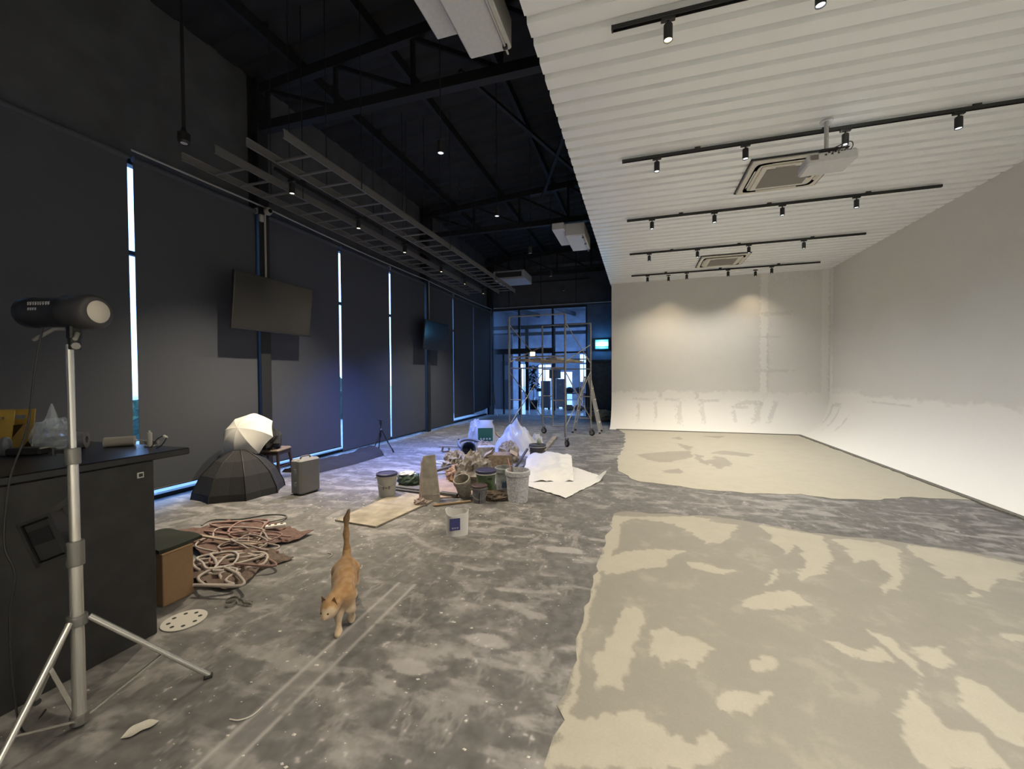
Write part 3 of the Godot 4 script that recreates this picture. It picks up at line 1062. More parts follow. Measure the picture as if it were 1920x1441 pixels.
func build_far_room() -> void:
	var x0 := -8.0
	var x1 := 3.0
	var z1 := -25.0
	var st := mb()
	slab(st, PackedVector2Array([Vector2(x0, z1), Vector2(x1, z1), Vector2(x1, -15.2), Vector2(x0, -15.2)]), -0.15, 0.0)
	struct(st, "floor_far_room", mat(lin(0.58, 0.59, 0.60), 0.22, 0.0, "blotch", 2.0))
	# pitched roof with pale sheet between dark rafters
	st = mb()
	box(st, Vector3(-6.9, 5.5, -20.1), Vector3(2.6, 0.1, 10.0))
	box(st, Vector3(0.9, 5.5, -20.1), Vector3(4.6, 0.1, 10.0))
	box(st, Vector3(-3.5, 5.5, -15.6), Vector3(4.2, 0.1, 1.0))
	box(st, Vector3(-3.5, 5.5, -24.6), Vector3(4.2, 0.1, 1.0))
	struct(st, "ceiling_far_room", mat(lin(0.30, 0.32, 0.36), 0.5, 0.0, "blotch", 2.0))
	var sk := struct_node("window_60", Vector3(-3.5, 5.5, -20.1))
	st = mb()
	box(st, Vector3.ZERO, Vector3(4.2, 0.008, 8.0))
	put(st, "pane", M.glass, sk)
	for i in 4:
		st = mb()
		bar(st, Vector3(-7.5 + i * 2.2, 4.95, -15.4), Vector3(-5.9 + i * 2.2, 5.15, -24.8), 0.14, 0.22)
		struct(st, "trim_%d" % (40 + i), M.black_steel)
	for z in [-17.2, -20.0]:
		st = mb()
		box(st, Vector3(-2.5, 3.55, z), Vector3(11.0, 0.16, 0.14))
		struct(st, "trim_%d" % (50 + int(-z)), M.black_steel)
	# left wall: glazed from z -17.6 to -24.6; right wall; far wall with windows
	struct(box_at(Vector3(x0 - 0.15, 3.6, z1), Vector3(x0, 6.2, -15.1)), "wall_far_room_left_upper", mat(lin(0.28, 0.30, 0.34), 0.8))
	struct(box_at(Vector3(x0 - 0.15, 0, -17.0), Vector3(x0, 3.6, -15.1)), "wall_far_room_left", mat(lin(0.28, 0.30, 0.34), 0.8))
	struct(box_at(Vector3(x0, 0, -15.25), Vector3(-5.5, 6.2, -15.1)), "wall_far_room_front", mat(lin(0.10, 0.11, 0.12), 0.8))
	struct(box_at(Vector3(x1, 0, z1), Vector3(x1 + 0.15, 6.6, -15.1)), "wall_far_room_right", mat(lin(0.28, 0.30, 0.34), 0.8))
	for i in 4:
		var w := struct_node("window_%d" % (30 + i), Vector3(x0 - 0.07, 1.8, -18.0 - i * 2.0))
		st = mb()
		box(st, Vector3.ZERO, Vector3(0.008, 3.5, 1.95))
		put(st, "pane", M.glass, w)
		st = mb()
		box(st, Vector3(0, 0, -1.0), Vector3(0.08, 3.6, 0.07))
		put(st, "mullion", M.frame, w)
	# far wall as blocks round four openings
	var holes := [[-7.2, -6.6, 0.5, 2.2], [-5.98, -5.18, 0.04, 2.15], [-4.75, -3.88, 0.04, 1.7], [-3.42, -2.95, 1.1, 2.15], [-3.42, -2.95, 2.25, 2.75]]
	var wall := mat(lin(0.28, 0.31, 0.38), 0.8, 0.0, "blotch", 2.0)
	st = mb()
	box(st, Vector3(-2.5, 4.6, z1), Vector3(11.2, 3.7, 0.15))
	struct(st, "wall_far_room_end_upper", wall)
	var cols := [[x0, -7.2], [-7.2, -6.6, 0.5, 2.2], [-6.6, -5.98], [-5.98, -5.18, 0.04, 2.15], [-5.18, -4.75], [-4.75, -3.88, 0.04, 1.7], [-3.88, -3.42], [-3.42, -2.95, 1.1, 2.15], [-2.95, x1]]
	st = mb()
	for c in cols:
		var xm: float = (c[0] + c[1]) * 0.5
		var ww: float = c[1] - c[0]
		if c.size() == 2:
			box(st, Vector3(xm, 1.375, z1), Vector3(ww, 2.75, 0.15))
		else:
			box(st, Vector3(xm, c[2] * 0.5, z1), Vector3(ww, c[2], 0.15))
			if c[0] == -3.42:
				box(st, Vector3(xm, 2.2, z1), Vector3(ww, 0.1, 0.15))
			else:
				box(st, Vector3(xm, (c[3] + 2.75) * 0.5, z1), Vector3(ww, 2.75 - c[3], 0.15))
	struct(st, "wall_far_room_end", wall)
	for i in holes.size():
		var hh: Array = holes[i]
		var w := struct_node("window_%d" % (40 + i), Vector3((hh[0] + hh[1]) * 0.5, (hh[2] + hh[3]) * 0.5, z1))
		st = mb()
		box(st, Vector3.ZERO, Vector3(hh[1] - hh[0], hh[3] - hh[2], 0.008))
		put(st, "pane", M.glass, w)
		st = mb()
		box(st, Vector3(0, 0, 0.03), Vector3(0.04, hh[3] - hh[2], 0.05))
		put(st, "mullion", M.frame, w)
	st = mb()
	slab(st, PackedVector2Array([Vector2(-40, -60), Vector2(20, -60), Vector2(20, -45), Vector2(-40, -45)]), -0.3, -0.06)
	struct(st, "floor_outside_far", mat(lin(0.42, 0.43, 0.44), 0.9))
	st = mb()
	slab(st, PackedVector2Array([Vector2(-5.66, -45), Vector2(20, -45), Vector2(20, -25.1), Vector2(-5.66, -25.1)]), -0.3, -0.06)
	struct(st, "floor_outside_end", mat(lin(0.42, 0.43, 0.44), 0.9))
	# inner partition with a panelled door, left
	struct(box_at(Vector3(-6.9, 0, -17.55), Vector3(-5.35, 3.3, -17.45)), "wall_far_room_stub", mat(lin(0.24, 0.27, 0.32), 0.7))
	var d := struct_node("door_2", Vector3(-5.62, 0, -17.42))
	st = mb()
	box(st, Vector3(0, 1.05, 0), Vector3(0.5, 2.1, 0.04), Basis(), 0.006)
	put(st, "leaf", mat(lin(0.16, 0.19, 0.24), 0.5), d)
	st = mb()
	box(st, Vector3(0, 1.62, 0.022), Vector3(0.26, 0.62, 0.01))
	put(st, "glazing", mat(lin(0.35, 0.42, 0.5), 0.15), d)
	st = mb()
	bar(st, Vector3(0.16, 1.0, 0.05), Vector3(0.24, 1.0, 0.05), 0.02, 0.02)
	put(st, "handle", M.alu, d)
	# black posts that carry the mezzanine beam
	for p in [[-4.62, -17.2], [-3.45, -17.2]]:
		st = mb()
		box(st, Vector3(p[0], 1.75, p[1]), Vector3(0.12, 3.5, 0.12))
		struct(st, "column", M.black_steel)
	# cabinets and boxes
	var grey := mat(lin(0.20, 0.21, 0.24), 0.5, 0.0, "fine", 0.8)
	for c in [["tall grey cabinet left of the grey notice board", -3.95, -17.9, 0.36, 1.22], ["narrow grey cabinet right of the grey notice board", -3.42, -18.6, 0.34, 1.30]]:
		var o := thing("cabinet", c[0], "cabinet", Vector3(c[1], 0, c[2]), 0.0, "cabinets in the far room")
		st = mb()
		box(st, Vector3(0, c[4] * 0.5 + 0.04, 0), Vector3(c[3], c[4] - 0.04, 0.4), Basis(), 0.008)
		put(st, "body", grey, o)
		st = mb()
		box(st, Vector3(0, c[4] * 0.5 + 0.04, 0.205), Vector3(c[3] - 0.03, c[4] - 0.1, 0.015), Basis(), 0.004)
		put(st, "door", grey, o)
		for s in [-1, 1]:
			st = mb()
			box(st, Vector3(s * (c[3] * 0.5 - 0.04), 0.03, 0), Vector3(0.05, 0.06, 0.34))
			put(st, "foot", M.black, o)
	var nb := thing("notice_board", "grey board on a thin stand beyond the scaffold", "board", Vector3(-3.6, 0, -18.2))
	st = mb()
	box(st, Vector3(0, 1.54, 0), Vector3(0.52, 0.38, 0.03), Basis(), 0.006)
	put(st, "panel", mat(lin(0.12, 0.12, 0.115), 0.6), nb)
	for s in [-1, 1]:
		st = mb()
		cyl(st, Vector3(s * 0.05, 0, 0), Vector3(s * 0.05, 1.36, 0), 0.012, 0.012, 8)
		put(st, "leg", M.alu, nb)
	# potted tree
	var tr := thing("potted_tree", "dark leafy potted plant behind the scaffold", "plant", Vector3(-4.45, 0, -17.6))
	st = mb()
	lathe(st, [Vector2(0, 0), Vector2(0.16, 0), Vector2(0.21, 0.4), Vector2(0.19, 0.4), Vector2(0.18, 0.34), Vector2(0, 0.34)], 20)
	put(st, "pot", M.black, tr)
	st = mb()
	tube(st, smooth_path([Vector3(0, 0.3, 0), Vector3(0.02, 0.7, 0.01), Vector3(-0.02, 1.1, 0), Vector3(0.02, 1.7, 0)]), 0.02, 6, 0.01)
	put(st, "stem", M.wood, tr)
	var leafm := mat(lin(0.018, 0.032, 0.016), 0.5)
	var lf := mb()
	lf.set_smooth_group(-1)
	var rl := RandomNumberGenerator.new()
	rl.seed = 4
	quad(lf, Vector3(0, 0, 0), Vector3(-0.028, 0.012, 0.06), Vector3(0, 0, 0.13), Vector3(0.028, 0.012, 0.06))
	quad(lf, Vector3(0, -0.001, 0), Vector3(0.028, 0.011, 0.06), Vector3(0, -0.001, 0.13), Vector3(-0.028, 0.011, 0.06))
	var leaf := mesh_of(lf)
	for i in 150:
		var a := rl.randf() * TAU
		var h := rl.randf_range(0.95, 1.95)
		var rad := rl.randf_range(0.02, 0.24) * (1.0 - 0.5 * absf(h - 1.45))
		var o := put(leaf, "leaf", leafm, tr, Vector3(cos(a) * rad, h, sin(a) * rad), Vector3(rl.randf_range(-0.5, 0.9), rl.randf() * TAU, 0))
		o.scale = Vector3.ONE * rl.randf_range(1.4, 2.2)
	# table with dark stacked goods, right
	var tb := thing("work_table", "black table right of the black post in the far room", "table", Vector3(-2.62, 0, -17.6))
	st = mb()
	box(st, Vector3(0, 0.72, 0), Vector3(0.9, 0.04, 0.6), Basis(), 0.006)
	put(st, "tabletop", M.black, tb)
	for s in [[-1, -1], [1, -1], [1, 1], [-1, 1]]:
		st = mb()
		box(st, Vector3(s[0] * 0.41, 0.35, s[1] * 0.26), Vector3(0.04, 0.7, 0.04))
		put(st, "leg", M.black, tb)
	for k in 4:
		st = mb()
		lump(st, Vector3(0.36, 0.28, 0.34), 31 + k, 0.3, 2.0, 20)
		tag(put(st, "dark_bag", M.black_cloth, null, Vector3(-2.85 + 0.42 * (k % 2), 0.74 if k < 2 else 0.0, -17.55 + 0.04 * k)), ["black bag on the far table, left one", "black bag on the far table, right one", "black bag under the far table, left one", "black bag under the far table, right one"][k], "bag", "black bags at the far table")
	# chair silhouettes and a white crate in the daylight
	var ch := thing("cafe_chair", "dark chair in the bright daylight of the far room", "chair", Vector3(-4.55, 0, -19.6), 0.5)
	chair_parts(ch, M.black, M.black, 0.45, 0.4, 0.42)
	st = mb()
	box(st, Vector3(0, 0.16, 0), Vector3(0.5, 0.32, 0.36), Basis(), 0.02)
	var cr := thing("crate", "pale plastic crate on the bright far floor", "crate", Vector3(-4.9, 0, -20.6), 0.3)
	put(st, "body", mat(lin(0.6, 0.62, 0.66), 0.5), cr)
	st = mb()
	box(st, Vector3(0, 0.335, 0), Vector3(0.54, 0.03, 0.4), Basis(), 0.008)
	put(st, "lid", mat(lin(0.5, 0.52, 0.56), 0.5), cr)
	# white plastic drape hanging by the left post of the partition
	st = mb()
	var f := func(u: float, v: float) -> Vector3:
		return Vector3(-5.30 + 0.12 * u + 0.28 * pow(v, 2.5) + 0.02 * sin(v * 9.0 + u * 3.0), 1.25 * (1.0 - v) + 0.01, -14.7 + 0.18 * u + 0.3 * v * v)
	sheet(st, f, 5, 16, 0.004)
	tag(put(st, "plastic_strip", M.film, null), "pale plastic strip hanging down by the last window", "plastic sheet")

func chair_parts(t: Node3D, wood: Material, pad: Material, seat_h: float, w: float, d: float, back := true) -> void:
	var st := mb()
	box(st, Vector3(0, seat_h, 0), Vector3(w, 0.045, d), Basis(), 0.018)
	put(st, "seat", pad, t)
	for s in [[-1, -1], [1, -1], [1, 1], [-1, 1]]:
		st = mb()
		bar(st, Vector3(s[0] * (w * 0.5 + 0.015), 0, s[1] * (d * 0.5 + 0.01)), Vector3(s[0] * (w * 0.5 - 0.03), seat_h - 0.02, s[1] * (d * 0.5 - 0.03)), 0.03, 0.03)
		put(st, "leg", wood, t)
	for s in [-1, 1]:
		st = mb()
		bar(st, Vector3(s * (w * 0.5 - 0.02), seat_h * 0.45, -d * 0.5 + 0.01), Vector3(s * (w * 0.5 - 0.02), seat_h * 0.45, d * 0.5 - 0.01), 0.02, 0.02)
		put(st, "stretcher", wood, t)
	if not back:
		return
	for s in [-1, 1]:
		st = mb()
		bar(st, Vector3(s * (w * 0.5 - 0.03), seat_h, -d * 0.5 + 0.02), Vector3(s * (w * 0.5 - 0.03), seat_h + 0.42, -d * 0.5 - 0.05), 0.03, 0.025)
		put(st, "back_post", wood, t)
	st = mb()
	box(st, Vector3(0, seat_h + 0.33, -d * 0.5 - 0.035), Vector3(w - 0.05, 0.16, 0.02), Basis(), 0.008)
	put(st, "backrest", wood, t)

# ---------------------------------------------------------------- lamps
func rail(called: String, label: String, a: Vector3, b: Vector3, group: String) -> void:
	var o := thing(called, label, "light track", (a + b) * 0.5, 0.0, group)
	var h := (b - a) * 0.5
	var st := mb()
	var along := h.length() * 2.0
	var bs := Basis() if absf(h.x) > absf(h.z) else Basis(Vector3.UP, PI / 2)
	for s in [-1, 1]:
		box(st, bs * Vector3(0, 0, s * 0.0155), Vector3(along, 0.034, 0.004), bs)
	box(st, Vector3(0, 0.015, 0), Vector3(along, 0.004, 0.034), bs)
	put(st, "rail", M.black, o)
	for s in [-1, 1]:
		st = mb()
		box(st, bs * Vector3(s * along * 0.5, 0, 0), Vector3(0.012, 0.036, 0.036), bs)
		put(st, "end_cap", M.black, o)
	for s in [-0.6, 0.0, 0.6]:
		st = mb()
		box(st, bs * Vector3(s * along * 0.5, 0.03, 0), Vector3(0.06, 0.03, 0.03), bs)
		put(st, "clip", M.black, o)

func make_spotlight(called: String, lit: Material) -> Node3D:
	# hanging can: adaptor, stem, body, lens; origin on the underside of the track
	var o := Node3D.new()
	o.name = called
	var st := mb()
	box(st, Vector3(0, -0.012, 0), Vector3(0.1, 0.024, 0.034), Basis(), 0.004)
	put(st, "adaptor", M.black, o)
	st = mb()
	cyl(st, Vector3(0, -0.05, 0), Vector3(0, -0.02, 0), 0.009, 0.009, 10)
	put(st, "stem", M.black, o)
	st = mb()
	lathe(st, [Vector2(0, -0.048), Vector2(0.026, -0.048), Vector2(0.032, -0.055), Vector2(0.032, -0.165), Vector2(0.028, -0.165), Vector2(0.027, -0.150)], 20, Vector3.ZERO, true)
	put(st, "body", M.black, o)
	st = mb()
	cyl(st, Vector3(0, -0.156, 0), Vector3(0, -0.150, 0), 0.027, 0.027, 20)
	put(st, "lens", lit, o)
	return o

func place_spotlight(proto: Node3D, called: String, label: String, group: String, at: Vector3, aim: Vector3, c: Color, e: float, angle: float) -> void:
	var o: Node3D = proto.duplicate()
	o.name = numbered(called)
	add_child(o)
	o.position = at
	tag(o, label, "spotlight", group)
	if e > 0.0:
		spot(o, Vector3(0, -0.175, 0), aim, c, e, angle)

func build_white_lights() -> void:
	var zs := [-3.3, -5.35, -7.4, -9.45, -11.5]
	var nth := ["first", "second", "third", "fourth", "fifth"]
	var cool := make_spotlight("track_spotlight", glow(Color(0.96, 0.98, 1.0), 3.0))
	var warm := make_spotlight("track_spotlight", glow(Color(1.0, 0.9, 0.66), 6.0))
	var col := ["leftmost", "second from the left", "third from the left", "rightmost"]
	var tint := [Color(1.0, 0.94, 0.83), Color(1.0, 0.95, 0.86), Color(1.0, 0.98, 0.94), Color(0.90, 0.95, 1.0)]
	for i in 5:
		rail("light_track", "black light track across the white sheet ceiling, %s from the camera" % nth[i], Vector3(-0.2, HC - 0.035, zs[i]), Vector3(4.06, HC - 0.035, zs[i]), "light tracks on the white ceiling")
		for k in 4:
			var x := 0.2 + 0.955 * k
			var w := i == 0 and k == 0
			place_spotlight(warm if w else cool, "track_spotlight", "black spotlight, %s on the %s ceiling track from the camera" % [col[k], nth[i]], "spotlights on the white ceiling", Vector3(x, HC - 0.052, zs[i]), Vector3.DOWN, WARM if w else tint[k], LAMP_E * (0.6 if i == 4 else 1.0) * (0.36 if k == 3 else 1.0), 60.0)
	# tracks above and behind the camera, lighting the foreground
	var back := ["overhead, ahead of the camera", "just behind the camera", "second behind the camera", "third behind the camera"]
	for i in 4:
		var z := -1.25 + 2.05 * i
		rail("light_track", "black light track across the white ceiling, " + back[i], Vector3(-0.2, HC - 0.035, z), Vector3(4.06, HC - 0.035, z), "light tracks on the white ceiling")
		for k in 4:
			place_spotlight(cool, "track_spotlight", "ceiling spotlight, %s of the track %s" % [["first", "second", "third", "fourth"][k], back[i]], "spotlights on the white ceiling", Vector3(0.2 + 0.955 * k, HC - 0.052, z), Vector3.DOWN, tint[k], LAMP_E * (1.0 if i < 2 else 3.0) * (0.5 if k == 3 else 1.0), 60.0)
	# two wall washers without a track
	for p in [[0.74, -11.85, "left"], [2.82, -11.95, "right"]]:
		place_spotlight(warm, "wall_washer", "bright warm spotlight near the back wall, %s one of two" % p[2], "wall washers", Vector3(p[0], HC, p[1]), Vector3(0, -1, -0.05), WARM, LAMP_E * 0.25, 55.0)

func build_dark_lights() -> void:
	var zs := [[-3.72, -5.72], [-6.15, -7.95], [-8.5, -10.3]]
	var words := ["nearest", "middle", "farthest"]
	var lit := make_spotlight("track_spotlight", glow(Color(1.0, 0.92, 0.75), 5.0))
	var n := 0
	for i in 3:
		rail("light_track", "black light track under the cable trays, %s of three" % words[i], Vector3(-3.92, 3.80, zs[i][0]), Vector3(-3.92, 3.80, zs[i][1]), "light tracks under the cable trays")
		for z in [zs[i][0] - 0.2, zs[i][1] + 0.2]:
			var hg := mb()
			cyl(hg, Vector3(-3.92, 3.83, z), Vector3(-3.92, 6.0, z), 0.005, 0.005, 6)
			tag(put(hg, "hanger_rod", M.black, null), "thin black rod holding the %s light track under the roof, at its %s end" % [words[i], "near" if z > (zs[i][0] + zs[i][1]) * 0.5 else "far"], "rod", "hanger rods")
		for z in [[-3.95, -5.16], [-6.40, -7.80], [-9.0, -10.2]][i]:
			place_spotlight(lit, "track_spotlight", "small lit spotlight below the cable trays, %s from the camera" % ["nearest", "second", "third", "fourth", "fifth", "farthest"][n], "spotlights below the cable trays", Vector3(-3.92, 3.783, z), Vector3.DOWN, [Color(1.0, 0.93, 0.8), Color(1.0, 0.94, 0.84), Color(0.30, 0.49, 1.0), Color(0.42, 0.62, 1.0), LAMP, LAMP][n], LAMP_E * [4.6, 3.4, 8.5, 3.0, 2.0, 2.0][n], [52.0, 52.0, 42.0, 46.0, 52.0, 52.0][n])
			n += 1
	# pendants on long rods from the roof
	n = 0
	var off := mat(lin(0.55, 0.55, 0.52), 0.3)
	for p in [[-4.37, -3.05, 3.80, 0.0], [-2.0, -3.99, 3.80, 0.5], [-2.0, -5.79, 3.80, 0.5], [-2.0, -7.72, 3.80, 0.0], [-2.0, -9.64, 3.80, 0.0], [-2.0, -11.38, 3.80, 0.0]]:
		var o := thing("pendant_lamp", ["black pendant on a thick rod against the grey upper wall", "pendant lamp nearest the camera below the dark roof", "second pendant lamp in the row below the dark roof", "third pendant lamp in the row below the dark roof", "fourth pendant lamp in the row below the dark roof", "fifth pendant lamp in the row, nearest the far wall"][n], "pendant lamp", Vector3(p[0], p[2], p[1]), 0.0, "pendant lamps on rods")
		var r := 0.016 if n == 0 else 0.006
		var st := mb()
		cyl(st, Vector3(0, 0.1, 0), Vector3(0, 2.17 if n == 0 else 2.35, 0), r, r, 8)
		put(st, "rod", M.black, o)
		st = mb()
		if n == 0:
			lathe(st, [Vector2(0.016, 0.16), Vector2(0.03, 0.12), Vector2(0.055, 0.10), Vector2(0.055, 0.02), Vector2(0.045, 0.0), Vector2(0.04, 0.0), Vector2(0.04, 0.02), Vector2(0, 0.02)], 18, Vector3.ZERO, true)
		else:
			lathe(st, [Vector2(0.008, 0.14), Vector2(0.034, 0.12), Vector2(0.036, 0.0), Vector2(0.031, 0.0), Vector2(0.031, 0.02), Vector2(0, 0.02)], 18, Vector3.ZERO, true)
		put(st, "shade", M.black, o)
		st = mb()
		cyl(st, Vector3(0, 0.004, 0), Vector3(0, 0.018, 0), 0.03, 0.03, 16)
		put(st, "lens", glow(Color(0.9, 0.93, 1.0), 0.9) if p[3] > 0.0 else off, o)
		if p[3] > 0.0:
			spot(o, Vector3(0, -0.01, 0), Vector3.DOWN, Color(0.95, 0.97, 1.0), p[3], 40.0)
		n += 1

# ---------------------------------------------------------------- services
func cassette(label: String, at: Vector3) -> void:
	var o := thing("air_conditioner_cassette", label, "air conditioner", at, 0.0, "ceiling cassettes")
	var st := mb()
	box(st, Vector3(0, -0.003, 0), Vector3(0.84, 0.006, 0.84))
	put(st, "casing", M.unit_cream, o)
	# face with a rounded square slot
	st = mb()
	box(st, Vector3(0, -0.012, 0), Vector3(0.98, 0.024, 0.98), Basis(), 0.008)
	put(st, "face", M.unit_cream, o)
	st = mb()
	var ring := []
	for i in 40:
		var a := TAU * i / 40.0
		var c := Vector3(cos(a), 0, sin(a))
		ring.append(Vector3(clampf(c.x * 1.35, -1, 1), 0, clampf(c.z * 1.35, -1, 1)))
	for i in 40:
		var p: Vector3 = ring[i]
		var q: Vector3 = ring[(i + 1) % 40]
		var y := Vector3(0, -0.026, 0)
		st.set_smooth_group(-1)
		quad(st, p * 0.43 + y, q * 0.43 + y, q * 0.385 + y, p * 0.385 + y)
		quad(st, p * 0.385 + y, q * 0.385 + y, q * 0.43 + y, p * 0.43 + y)
	put(st, "air_slot", M.slot, o)
	for k in 4:
		st = mb()
		box(st, Vector3(0, -0.031, 0.405), Vector3(0.5, 0.004, 0.03), Basis(Vector3.RIGHT, 0.5))
		put(st, "louvre", M.unit_cream, o, Vector3.ZERO, Vector3(0, k * PI / 2, 0))
	st = mb()
	box(st, Vector3(0, -0.032, 0), Vector3(0.70, 0.018, 0.70), Basis(), 0.01)
	put(st, "panel", M.unit_cream, o)
	st = mb()
	box(st, Vector3(0, -0.043, 0), Vector3(0.56, 0.006, 0.56))
	put(st, "grille", M.grille, o)
	st = mb()
	box(st, Vector3(-0.08, -0.042, 0.30), Vector3(0.22, 0.004, 0.012))
	put(st, "label_strip", M.grille, o)
	st = mb()
	for s in [-1, 1]:
		box(st, Vector3(s * 0.505, 0.004, 0), Vector3(0.012, 0.012, 1.02))
		box(st, Vector3(0, 0.004, s * 0.505), Vector3(1.02, 0.012, 0.012))
	put(st, "gap_trim", M.slot, o)

func ceiling_unit(label: String, at: Vector3, long := 1.15) -> void:
	# long suspended air conditioner: body with a lower pan and a side tray; origin at the pan's far right corner
	var o := thing("suspended_air_conditioner", label, "air conditioner", at, 0.0, "suspended air conditioners")
	var st := mb()
	box(st, Vector3(-0.19, 0.13, long * 0.5), Vector3(0.39, 0.26, long), Basis(), 0.012)
	put(st, "body", M.unit_white, o)
	st = mb()
	box(st, Vector3(-0.50, 0.16, long * 0.5 + 0.18), Vector3(0.24, 0.14, long), Basis(), 0.01)
	put(st, "side_tray", M.unit_white, o)
	st = mb()
	box(st, Vector3(-0.19, -0.002, long * 0.5), Vector3(0.36, 0.006, long - 0.03))
	put(st, "base_panel", M.unit_white, o)
	st = mb()
	tube(st, [Vector3(-0.035, -0.02, -0.01), Vector3(-0.035, -0.022, long * 0.5), Vector3(-0.035, -0.02, long)], 0.011, 8)
	put(st, "pipe", M.alu, o)
	for z in [0.07, long * 0.5, long - 0.1]:
		st = mb()
		box(st, Vector3(-0.035, -0.02, z), Vector3(0.04, 0.035, 0.03), Basis(), 0.004)
		put(st, "clamp", M.black, o)
	for p in [[-0.05, 0.06], [-0.35, 0.06], [-0.05, long - 0.06], [-0.35, long - 0.06]]:
		st = mb()
		cyl(st, Vector3(p[0], 0.25, p[1]), Vector3(p[0], 1.93, p[1]), 0.006, 0.006, 6)
		put(st, "hanger", M.black, o)

func build_services() -> void:
	cassette("square ceiling air conditioner behind the projector", Vector3(1.84, HC - 0.013, -6.36))
	cassette("square ceiling air conditioner near the back wall", Vector3(1.83, HC - 0.013, -10.70))
	ceiling_unit("white suspended air conditioner at the top edge, beside the white ceiling", Vector3(-1.07, 4.3, -3.51), 1.3)
	ceiling_unit("smaller looking white suspended air conditioner farther along the white ceiling edge", Vector3(-1.07, 4.3, -9.51), 1.05)
	# third one across the hall by the far wall
	var u := thing("suspended_air_conditioner", "grey suspended air conditioner at the end of the cable trays", "air conditioner", Vector3(-3.65, 4.28, -12.0), 0.0, "suspended air conditioners")
	var st := mb()
	box(st, Vector3(0, 0.13, 0), Vector3(0.95, 0.26, 0.9), Basis(), 0.02)
	put(st, "body", mat(lin(0.30, 0.31, 0.33), 0.5), u)
	st = mb()
	box(st, Vector3(0, 0.13, 0.455), Vector3(0.8, 0.14, 0.02))
	put(st, "grille", M.slot, u)
	for s in [[-1, -1], [1, -1], [1, 1], [-1, 1]]:
		st = mb()
		cyl(st, Vector3(s[0] * 0.42, 0.25, s[1] * 0.4), Vector3(s[0] * 0.42, 1.75, s[1] * 0.4), 0.006, 0.006, 6)
		put(st, "hanger", M.black, u)
	# projector on a pole
	var p := thing("projector", "white projector on a pole below the sheet ceiling", "projector", Vector3(1.89, HC, -5.22))
	st = mb()
	cyl(st, Vector3(0, -0.30, 0), Vector3(0, 0.0, 0), 0.02, 0.02, 14)
	put(st, "pole", M.alu, p)
	st = mb()
	lathe(st, [Vector2(0, 0.0), Vector2(0.06, 0.0), Vector2(0.06, -0.012), Vector2(0, -0.012)], 20, Vector3.ZERO, true)
	put(st, "ceiling_plate", M.unit_white, p)
	st = mb()
	box(st, Vector3(0.02, -0.315, -0.02), Vector3(0.16, 0.025, 0.12), Basis(), 0.004)
	put(st, "mount", M.black, p)
	var tilt := Basis(Vector3.UP, -0.05) * Basis(Vector3.RIGHT, 0.06)
	st = mb()
	box(st, Vector3(0.05, -0.385, -0.13), Vector3(0.45, 0.115, 0.36), tilt, 0.02)
	var bd := put(st, "body", M.unit_white, p)
	for i in 9:
		st = mb()
		box(st, Vector3(-0.02 + 0.028 * i, -0.372 + 0.018 * (i % 2), 0.052), Vector3(0.018, 0.014, 0.006))
		put(st, "socket", M.slot, bd)
	st = mb()
	box(st, Vector3(-0.12, -0.385, 0.051), Vector3(0.07, 0.05, 0.004))
	put(st, "vent", M.grille, bd)
	st = mb()
	cyl(st, Vector3(-0.05, -0.385, -0.33), Vector3(-0.05, -0.385, -0.29), 0.05, 0.05, 20)
	put(st, "lens", M.black_gloss, p)
	for k in 4:
		st = mb()
		tube(st, smooth_path([Vector3(0.04 + 0.05 * k, -0.36, 0.05), Vector3(0.05 + 0.05 * k, -0.33, 0.09), Vector3(0.10 + 0.03 * k, -0.29 + 0.01 * k, 0.03), Vector3(0.02, -0.31, 0.0)], 5), 0.005, 6)
		put(st, "cable", M.black, p)
	# cable ladders
	for c in [["cable ladder nearer the middle of the hall", -3.39], ["cable ladder nearer the window wall", -4.25]]:
		var o := thing("cable_ladder", c[0], "cable tray", Vector3(c[1], 3.70, 0), 0.0, "cable ladders")
		for s in [-1, 1]:
			st = mb()
			box(st, Vector3(s * 0.23, 0.02, -6.85), Vector3(0.004, 0.08, 7.5))
			box(st, Vector3(s * 0.222, 0.06, -6.85), Vector3(0.02, 0.004, 7.5))
			box(st, Vector3(s * 0.222, -0.02, -6.85), Vector3(0.02, 0.004, 7.5))
			put(st, "side_rail", M.tray, o)
		var z := -3.45
		while z > -10.55:
			st = mb()
			box(st, Vector3(0, -0.005, z), Vector3(0.455, 0.018, 0.032), Basis(), 0.003)
			put(st, "rung", M.tray, o)
			z -= 0.3
		for zh in [-4.2, -6.6, -9.0]:
			for s in [-1, 1]:
				st = mb()
				cyl(st, Vector3(s * 0.25, -0.03, zh), Vector3(s * 0.25, 2.32, zh), 0.006, 0.006, 6)
				put(st, "hanger", M.black, o)
	# camera and junction box at the head of the near column, with a conduit down to the television
	var sc := thing("security_camera", "small grey round camera at the head of the near column", "security camera", Vector3(XL + 0.24, 3.90, -4.82))
	st = mb()
	lathe_at(st, Transform3D(Basis(Vector3.FORWARD, PI / 2), Vector3(0.0, 0, 0)), [Vector2(0, 0), Vector2(0.055, 0), Vector2(0.06, 0.02), Vector2(0.05, 0.06), Vector2(0, 0.07)], 18, true)
	put(st, "housing", M.conduit, sc)
	st = mb()
	lathe_at(st, Transform3D(Basis(Vector3.FORWARD, PI / 2), Vector3(0.06, 0, 0)), [Vector2(0.028, 0), Vector2(0.028, 0.02), Vector2(0, 0.022)], 14, true)
	put(st, "lens", M.black_gloss, sc)
	st = mb()
	box(st, Vector3(0, -0.13, 0.09), Vector3(0.04, 0.1, 0.06), Basis(), 0.005)
	put(st, "junction_box", M.conduit, sc)
